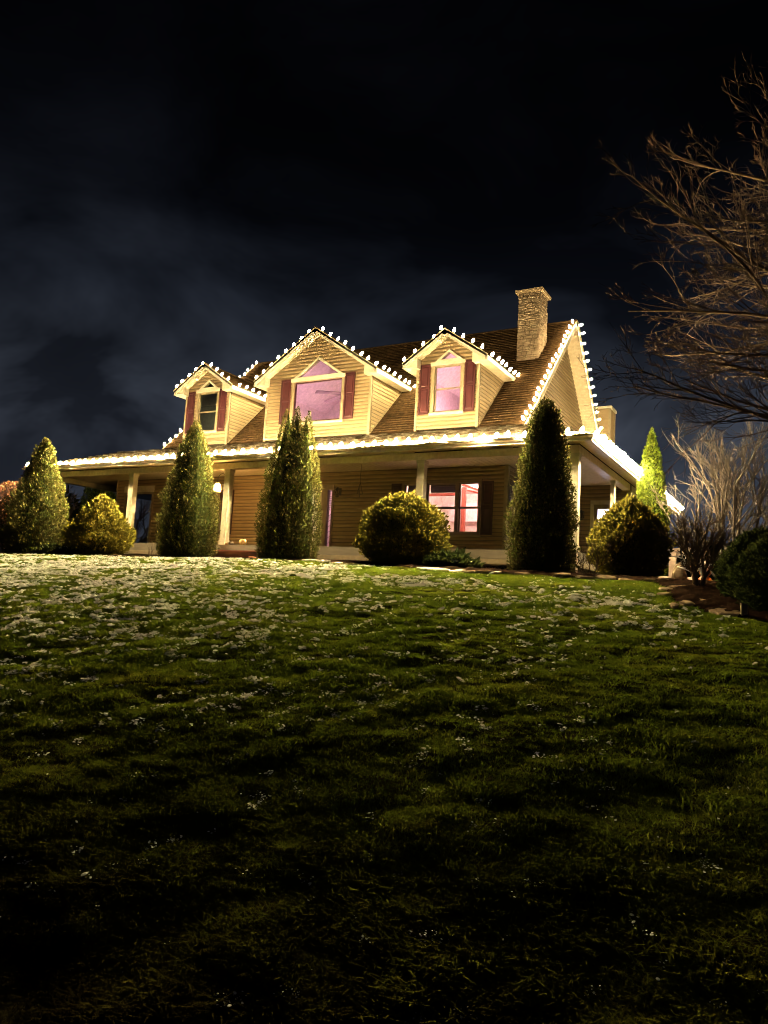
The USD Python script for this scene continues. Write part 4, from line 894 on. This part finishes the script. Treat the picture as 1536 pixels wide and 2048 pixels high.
bare('bare_tree', 'faint bare treetop behind the far left russet shrub', (-21.5, 1.0, Z(-21.5, 1)), 45, [((0, 0, 0), (.1, 0, 1), 1), ((0, 0, 0), (-.3, .1, 1), .9)], 2.3, .06, 3, 'bark_brown', spread=.7, rise=.2, nchild=(4, 6), ratio=.6, rmin=.007)
bare('bare_tree', 'bare tree seen through the glass of the sun room', (-23.6, 7.6, Z(-23.6, 7.6)), 46, [((0, 0, 0), (.05, .05, 1), 1), ((0, 0, 0), (.3, .2, 1), .9), ((0, 0, 0), (-.3, -.2, 1), .9)], 2.8, .10, 3, 'bark_brown', spread=.75, rise=.10, nchild=(4, 6), ratio=.62, rmin=.012)
bare('bare_shrub', 'dark multi-stem shrub standing in the right mulch bed', (5.80, -6.6, Z(5.8, -6.6)), 47, [((.05*math.cos(a), .05*math.sin(a), 0), (.28*math.cos(a), .28*math.sin(a), 1), k) for a, k in zip(np.arange(7)*.9, (1, .8, .95, .7, .9, .85, .75))], .85, .035, 3, 'bark_dark', spread=.7, rise=.18, cat='shrub', nchild=(4, 6), ratio=.6, rmin=.004)
bare('bare_shrub', 'pale bare branches low behind the dark multi-stem shrub', (5.35, -2.2, Z(5.35, -2.2)), 49, [((0, 0, 0), (-.5, .1, .8), 1), ((0, 0, 0), (.45, 0, .8), .9), ((0, 0, .0), (.05, -.2, 1), .9)], .75, .025, 2, 'bark_pale', spread=.8, rise=.12, cat='shrub', nchild=(3, 5), ratio=.62, rmin=.009)
bare('bare_shrub', 'thin leafless stems at the foot of the loose golden shrub', (3.35, -3.9, Z(3.35, -3.9)), 51, [((.1*math.cos(a), .1*math.sin(a), 0), (.5*math.cos(a), .5*math.sin(a), 1), k) for a, k in zip(np.arange(8)*.8, (1, .7, .9, .8, .6, .9, .7, .8))], .62, .010, 2, 'bark_brown', spread=.6, cat='shrub', rmin=.003)
bare('dry_perennial', 'dry brown flower stalks by the porch edge left of the twin-tipped tree', (-10.55, -3.0, Z(-10.55, -3)), 53, [((.12*math.cos(a), .12*math.sin(a), 0), (.25*math.cos(a), .25*math.sin(a), 1), k) for a, k in zip(np.arange(9)*.7, (1, .7, .9, .8, .6, .9, .7, .8, 1))], .40, .008, 1, 'bark_brown', spread=.5, cat='plant', rmin=.004)

# the big tree beyond the right edge, its limbs reach left over the side of the house
def big_tree():
    r = np.random.default_rng(61)
    base = np.array((8.05, -5.6, Z(8.05, -5.6)))
    t = thing('bare_tree', 'large bare tree at the right edge reaching left over the bed', 'tree', base)
    tr, li, tw = MB(), MB(), MB()
    H = 9.5; tp = [np.array((0, 0, -.2)) + np.array((.05*math.sin(k), .06*math.cos(k*1.7), k*H/10)) for k in range(11)]
    tr.tube(tp, np.linspace(.22, .04, 11), 10)
    obj('trunk', tr, 'bark_brown', t, True)
    toward = unit((-1, .42, 0)); side = np.array((-toward[1], toward[0], 0))
    def shoot(p, d, L, rad, lev):
        n = (9, 6, 4, 3)[lev]; pts = [p]; dd = unit(d)
        for k in range(n):
            dd = unit(dd + r.normal(0, (.07, .11, .16, .2)[lev], 3) + np.array([0, 0, (.006, .02, .02, .02)[lev]])); pts.append(pts[-1] + dd*L/n)
        pts = np.array(pts); rr = np.linspace(rad, max(rad*.3, .0035), n+1)
        (li if lev == 0 else tw).tube(pts, rr, (6, 4, 3, 3)[lev], cap=lev == 0)
        if lev == 3: return
        cnt = (13, 5, 3)[lev]
        for k in range(cnt):
            s = r.uniform(.18, 1.0); q = np.array([np.interp(s, np.linspace(0, 1, n+1), pts[:, c]) for c in range(3)])
            loc_d = unit(pts[min(int(s*n)+1, n)] - pts[max(int(s*n)-1, 0)])
            a = unit(np.cross(loc_d, r.normal(size=3)))
            shoot(q, loc_d*.85 + a*.55*r.uniform(.5, 1.2) + (0, 0, .10), L*(.42, .45, .5)[lev]*(1.1-.45*s)*r.uniform(.7, 1.2), max(rad*(.42-.2*s), .0042), lev+1)
    for k in range(36):
        h = 2.2 + 4.8*(k/35.0) + r.uniform(-.2, .2)
        a = r.normal(0, .75) if k % 3 else r.uniform(-math.pi, math.pi)
        d = toward*math.cos(a) + side*math.sin(a); el = .13 + .40*(h/10.5) + r.uniform(-.06, .12)
        L = (4.0 - .27*abs(h-4.4))*r.uniform(.55, 1.1)
        p = np.array([np.interp(h, [q[2] for q in tp], [q[c] for q in tp]) for c in range(3)])
        shoot(p, d*math.cos(el) + np.array((0, 0, math.sin(el))), L, .040, 0)
    obj('limbs', li, 'bark_brown', t, True); obj('twigs', tw, 'bark_brown', t)
    return t
big_tree()
for k, (x, y, h, lb) in enumerate(((-30, 20, 7.0, 'dark evergreen far behind the left end of the porch'), (-38, 14, 6.0, 'second dark evergreen far behind the left end of the porch'), (5.5, 24, 4.2, 'dark evergreen far behind the vase-shaped bare tree'), (9.5, 30, 5.2, 'dark evergreen far behind the right edge'), (2.2, 30, 4.0, 'dark evergreen far behind the right end of the house'))):
    arborvitae('far_evergreen', lb, (x, y, Z(x, y)-.3), h, pr(2.6), 71+k, n=3500, m='dark_foliage', spray=.4, grp=None)

# ------------------------------------------------------------------ stones and small things of the beds
rs = np.random.default_rng(77)
SPOTS = [(0.58, -5.75, 0.64, 's', 'long snow-dusted edging slab left of the low snowy evergreen bed corner'),
         (1.11, -5.75, 0.25, 's', 'small snow-dusted slab right of the long edging slab'),
         (1.35, -5.75, 0.23, 'n', 'thin grey edging stone between two snow-dusted slabs'),
         (1.69, -5.75, 0.39, 'n', 'broad bare slab left of the dark backlit tree'),
         (1.94, -5.75, 0.16, 's', 'snow-flecked chip before the dark backlit tree'),
         (2.51, -5.75, 0.28, 'n', 'low dark slab at the foot of the dark backlit tree'),
         (3.25, -5.60, 0.29, 'n', 'upper slab of the pair right of the dark backlit tree'),
         (3.38, -6.03, 0.27, 'n', 'lower slab of the pair right of the dark backlit tree'),
         (3.74, -5.75, 0.39, 'n', 'tilted tan slab below the porch corner stake'),
         (4.11, -5.75, 0.35, 'n', 'tan slab in front of the loose golden shrub'),
         (4.53, -5.75, 0.42, 'n', 'flat slab right of the tan slab at the golden shrub'),
         (4.99, -5.75, 0.44, 'n', 'slab at the bend of the bed edging'),
         (5.51, -6.91, 0.32, 'n', 'leaning slab before the dark multi-stem shrub'),
         (5.44, -7.54, 0.23, 'n', 'dark stone at the inner bend of the right bed'),
         (5.55, -8.40, 0.15, 'n', 'small stone half sunk in the right mulch bed'),
         (5.86, -9.61, 0.11, 'n', 'smallest stone on the lawn side of the right bed'),
         (5.98, -9.35, 0.18, 'n', 'diamond-shaped pale slab in the right mulch bed'),
         (6.14, -8.88, 0.16, 'n', 'upright slab in the middle of the right mulch bed'),
         (6.33, -9.04, 0.21, 'n', 'flat stone beside the boxwoods'),
         (6.48, -9.73, 0.35, 'n', 'wide flat slab at the front of the right bed'),
         (6.68, -9.87, 0.06, 'u', 'thin upright shard at the right end of the edging'),
         (-2.63, -5.10, 0.18, 's', 'snowy stone below the tall entrance arborvitae'),
         (-2.27, -5.10, 0.3, 's', 'flat snowy stone right of the tall entrance arborvitae'),
         (-3.05, -5.10, 0.4, 's', 'long low slab at the foot of the tall entrance arborvitae')]
for x, y, w, kind, lb in SPOTS:
    z = float(ground(x, y))
    t = thing('edging_stone', lb, 'stone', (x, y, z+.03), rz=rs.uniform(-18, 18) + (25 if x > 5.2 else -12 if x > 0 else 0), group='flagstones edging the garden beds')
    if kind == 'u': q = Polygon([(-.04, -.02), (.04, -.02), (.03, .02), (-.03, .02)]); hgt = .17
    else:
        a = np.sort(rs.uniform(0, 2*np.pi, 9) if False else np.arange(9)*2*np.pi/9 + rs.uniform(-.25, .25, 9)); rr = rs.uniform(.8, 1.08, 9)
        q = Polygon(np.stack([np.cos(a)*rr*w*.54, np.sin(a)*rr*(.14+.30*w)], 1)).convex_hull; hgt = rs.uniform(.032, .055)
    m = trimesh.creation.extrude_polygon(q, hgt, engine='earcut'); m = trimesh.Trimesh(*trimesh.remesh.subdivide_to_size(m.vertices, m.faces, .09))
    v = m.vertices.copy(); ed = np.clip(q.exterior.length*0 + np.array([q.exterior.distance(Point(p[0], p[1])) for p in v])/.02, 0, 1)
    v[:, 2] += np.where(v[:, 2] > hgt*.5, -.012*(1-ed) + .012*(meshkit.noise(v*14 + x, 2)-.5), 0)
    v[:, :2] *= (1 + .05*(meshkit.noise(v*20 + y, 4)[:, None]-.5))
    tl = rs.uniform(-.12, .12, 2); tl[1] = rs.uniform(.02, .20); v[:, 2] += v[:, 0]*tl[0] + v[:, 1]*tl[1] - .01
    obj('slab', trimesh.Trimesh(v, m.faces, process=False), 'snowy_flagstone' if kind == 's' else 'flagstone', t)
stk = thing('stake', 'thin pale stake standing under the right porch corner', 'stake', (2.66, -2.35, Z(2.66, -2.35)))
obj('shaft', MB().hexa([(a*s, b*s, z) for z, s in ((-.05, .022), (.62, .018)) for a, b in ((-1, -1), (1, -1), (1, 1), (-1, 1))]), 'painted_pink', stk)
# lit side structure right of the golden shrub: end of a side stair with newel, top rail and stone foot
sd_ = thing('side_stair', 'pale lit side stair end with newel posts seen right of the loose golden shrub', 'stair', (4.55, -.6, Z(4.55, -.6)))
obj('newel', MB().box(-.10, .06, -.06, .10, -.1, .82), 'painted_pink', sd_)
obj('newel', MB().box(.34, .46, .5, .62, -.1, .62), 'painted_pink', sd_)
obj('rail', MB().bar((-.28, -.05, .80), (.50, .25, .94), .07, .18), 'painted_pink', sd_)
obj('step', MB().box(-.5, .5, .12, .60, -.05, .10).box(-.5, .4, .62, 1.0, -.05, .28), 'painted_pink', sd_)
pk = np.array((4.98, -1.15, Z(4.98, -1.15)))
gp = thing('garden_stone', 'pointed tan stone leaning beside the side stair', 'stone', (4.78, -1.3, Z(4.78, -1.3)))
st_ = trimesh.creation.icosphere(3, 1.0); v = st_.vertices; v = v*(.17, .13, .30)*(1 + .25*(meshkit.fbm(v*1.7, 3, 8)[:, None]-.5)); v[:, :2] *= (1.0 - .35*np.clip(v[:, 2:]/.3, -.3, 1))
obj('rock', trimesh.Trimesh(v + (0, 0, .26), st_.faces, process=False), 'flagstone', gp, True)
pt = thing('stacked_pumpkin_lantern', 'glowing orange stacked pumpkins beside the boxwoods', 'pumpkin', (5.40, -1.9, Z(5.4, -1.9)+.0))
for k, (z, rd) in enumerate(((.13, .155), (.33, .13), (.49, .10))):
    m = trimesh.creation.icosphere(3, 1.0); v = m.vertices; a = np.arctan2(v[:, 1], v[:, 0]); v = v*np.array((rd, rd, rd*.8))*(1-.09*(1-np.abs(np.sin(a*4)))**2*np.hypot(v[:, 0], v[:, 1]))[:, None]
    b = obj('pumpkin_body', trimesh.Trimesh(v + (0, 0, z), m.faces, process=False), 'pumpkin_orange', pt, True)
for z, rd in ((.13, .155), (.33, .13)):
    for a in (-.45, .45):
        aa = -math.pi/2 + .35 + a; c = np.array((math.cos(aa)*rd, math.sin(aa)*rd, z + .02)); s = np.array((-math.sin(aa), math.cos(aa), 0)); n = np.array((math.cos(aa), math.sin(aa), 0))
        obj('cut_opening', MB().add([c - s*.032 + n*.004, c + s*.032 + n*.004, c + n*.004 + (0, 0, .055)], [[0, 1, 2]]), 'pumpkin_glow', pt)
obj('stem', MB().tube([(0, 0, .55), (.01, 0, .62), (.04, 0, .66)], [.022, .016, .018], 6), 'stem', pt)

# ------------------------------------------------------------------ grass and snow
def tuft(seed, nb, R, h):
    r = np.random.default_rng(seed); a = r.random(nb)*2*np.pi; q = R*np.sqrt(r.random(nb))
    p = np.stack([q*np.cos(a), q*np.sin(a), np.full(nb, -.012)], -1)
    th = r.random(nb)*2*np.pi; ln = np.abs(r.normal(.75, .45, nb)); hh = h*r.uniform(.55, 1.25, nb)
    o = np.stack([np.cos(th)*ln, np.sin(th)*ln, np.ones(nb)], -1); s = np.stack([-np.sin(th), np.cos(th), np.zeros(nb)], -1)*r.uniform(.0022, .0045, nb)[:, None]
    mid = p + o*(hh*.55)[:, None]; tip = p + np.stack([np.cos(th)*ln*1.9, np.sin(th)*ln*1.9, np.full(nb, .92)], -1)*hh[:, None]
    v = np.stack([p-s, p+s, mid+s*.8, mid-s*.8, tip], 1).reshape(-1, 3); k = np.arange(nb)[:, None]*5
    return v, np.vstack([k+[0, 1, 2], k+[0, 2, 3], k+[3, 2, 4]])
def instancer(name, protos, P, idx, rotz, scl, tilt=None):
    pi = UsdGeom.PointInstancer.Define(stage, free('/World', name)); pth = pi.GetPath(); rel = pi.CreatePrototypesRel()
    for k, (m, mt) in enumerate(protos):
        usdkit.mesh(stage, f'{pth}/source_{k:03d}', m, '/World/Looks/' + mt); rel.AddTarget(f'{pth}/source_{k:03d}')
    pi.CreatePositionsAttr(Vt.Vec3fArray.FromNumpy(P.astype(np.float32))); pi.CreateProtoIndicesAttr(Vt.IntArray.FromNumpy(idx.astype(np.int32)))
    h = rotz/2; n = len(P)
    q = np.zeros((n, 4), np.float16); q[:, 2] = np.sin(h); q[:, 3] = np.cos(h)
    if tilt is not None:
        q = q.astype(float); tq = np.stack([np.sin(tilt[:, 0]/2), np.sin(tilt[:, 1]/2), np.zeros(n), np.ones(n)], -1); tq /= np.linalg.norm(tq, axis=1, keepdims=True)
        x1, y1, z1, w1 = tq.T; x2, y2, z2, w2 = q.T
        q = np.stack([w1*x2+x1*w2+y1*z2-z1*y2, w1*y2-x1*z2+y1*w2+z1*x2, w1*z2+x1*y2-y1*x2+z1*w2, w1*w2-x1*x2-y1*y2-z1*z2], -1).astype(np.float16)
    pi.CreateOrientationsAttr(Vt.QuathArray.FromNumpy(q)); pi.CreateScalesAttr(Vt.Vec3fArray.FromNumpy(np.broadcast_to(scl, (n, 3)).astype(np.float32)))
    return pi.GetPrim()
rg = np.random.default_rng(101)
def spread(n, x0, x1, y0, y1): return rg.uniform(x0, x1, n), rg.uniform(y0, y1, n)
def in_view(x, y, margin=.06):
    d = np.stack([x-CAM[0], y-CAM[1], gbase(x, y)-CAM[2]], -1); zz = d@fw
    return (zz > .5) & (np.abs(d@rt/zz) < .52+margin) & (-(d@up)/zz < .70+margin)
xs, ys = spread(290000, -24, 9.5, -19.2, -4.3)
dist = np.hypot(xs-CAM[0], ys-CAM[1])
keep = in_view(xs, ys) & ~shapely.contains_xy(bedP.buffer(-.05), xs, ys) & (rg.random(len(xs)) < np.clip(1.05 - dist*.028, .30, 1.0))
xs, ys, dist = xs[keep], ys[keep], dist[keep]
zs = ground(xs, ys)
hm = .45 + 1.0*meshkit.fbm(np.stack([xs*2.6, ys*2.6, 0*xs], -1), 3, 5)
bare_ = meshkit.fbm(np.stack([xs*1.9, ys*1.9, 0*xs+7], -1), 3, 8)
sc_ = np.clip(hm*(.5+1.0*bare_), .35, 1.7)[:, None]*rg.uniform(.75, 1.25, (len(xs), 1))*np.array([1, 1, 1.0])
sc_[:, :2] = np.maximum(sc_[:, :2], .85)
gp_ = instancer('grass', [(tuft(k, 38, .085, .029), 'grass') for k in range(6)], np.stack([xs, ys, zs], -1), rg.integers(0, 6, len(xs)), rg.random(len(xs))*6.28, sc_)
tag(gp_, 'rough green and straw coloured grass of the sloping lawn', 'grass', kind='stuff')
# old snow lying between the blades in crumbs
def crumb(seed, flat):
    r = np.random.default_rng(seed); m = trimesh.creation.icosphere(1, 1.0); v = m.vertices*(1, r.uniform(.6, .9), flat)
    return v*(1 + .35*(meshkit.noise(m.vertices*1.6 + seed, seed)[:, None]-.5)), m.faces
xs, ys = spread(1500000, -24, 9.3, -19.0, -4.7)
f = np.clip(.95 - .10*xs, 0, 1.15)
f = np.where(ys > -6.6, f*np.clip((-ys-4.6)/2.0, .0, 1) + np.where(xs < -4, .20, 0)*np.clip((-ys-4.4)/1.0, 0, 1)*.9, f)
f = f*np.where((xs > -.5) & (ys > -7.6), .35, 1.0)
f = f + .55*np.exp(-(((xs-5.1)/.8)**2 + ((ys+9.4)/.75)**2)) + .25*np.exp(-(((xs-1.1)/.6)**2 + ((ys+15.4)/.5)**2))
pp = np.stack([xs, ys, 0*xs], -1)
nz_ = .36*meshkit.fbm(pp*.8, 2, 21) + .64*meshkit.fbm(pp*8.5, 2, 33); fine_n = meshkit.fbm(pp*15.0, 2, 41)
f = f*np.where(ys > -8.5, .86, 1.0) - .08; thr = .730 - .180*f
keep = in_view(xs, ys) & (nz_*.66 + fine_n*.34 > thr) & (f > .03) & ~shapely.contains_xy(bedP.buffer(.05), xs, ys)
xs, ys = xs[keep], ys[keep]
ex = rg.random(len(xs)) < np.clip(1.0 - np.hypot(xs-CAM[0], ys-CAM[1])*.012, .5, 1)
xs, ys = xs[ex], ys[ex]
stray = 700; ax_, ay_ = spread(stray, -8, 8, -18.5, -6); xs, ys = np.concatenate([xs, ax_]), np.concatenate([ys, ay_])
size = np.exp(rg.normal(np.log(.0125), .42, len(xs))); size[-stray:] *= .45; dc = np.hypot(xs-CAM[0], ys-CAM[1]); size *= np.clip((dc/10.5)**1.2, .22, 1)
P = np.stack([xs, ys, ground(xs, ys) + rg.uniform(.010, .032, len(xs))], -1)
sn = instancer('snow', [(crumb(k, .42), 'snow') for k in range(5)], P, rg.integers(0, 5, len(xs)), rg.random(len(xs))*6.28, size[:, None]*np.array([1.15, 1.15, .85]), rg.normal(0, .25, (len(xs), 2)))
tag(sn, 'crumbs and patches of old snow scattered over the lawn', 'snow', kind='stuff')
print('grass', len(gp_.GetAttribute('positions').Get()), 'snow', len(xs), 'shingles', len(SH))
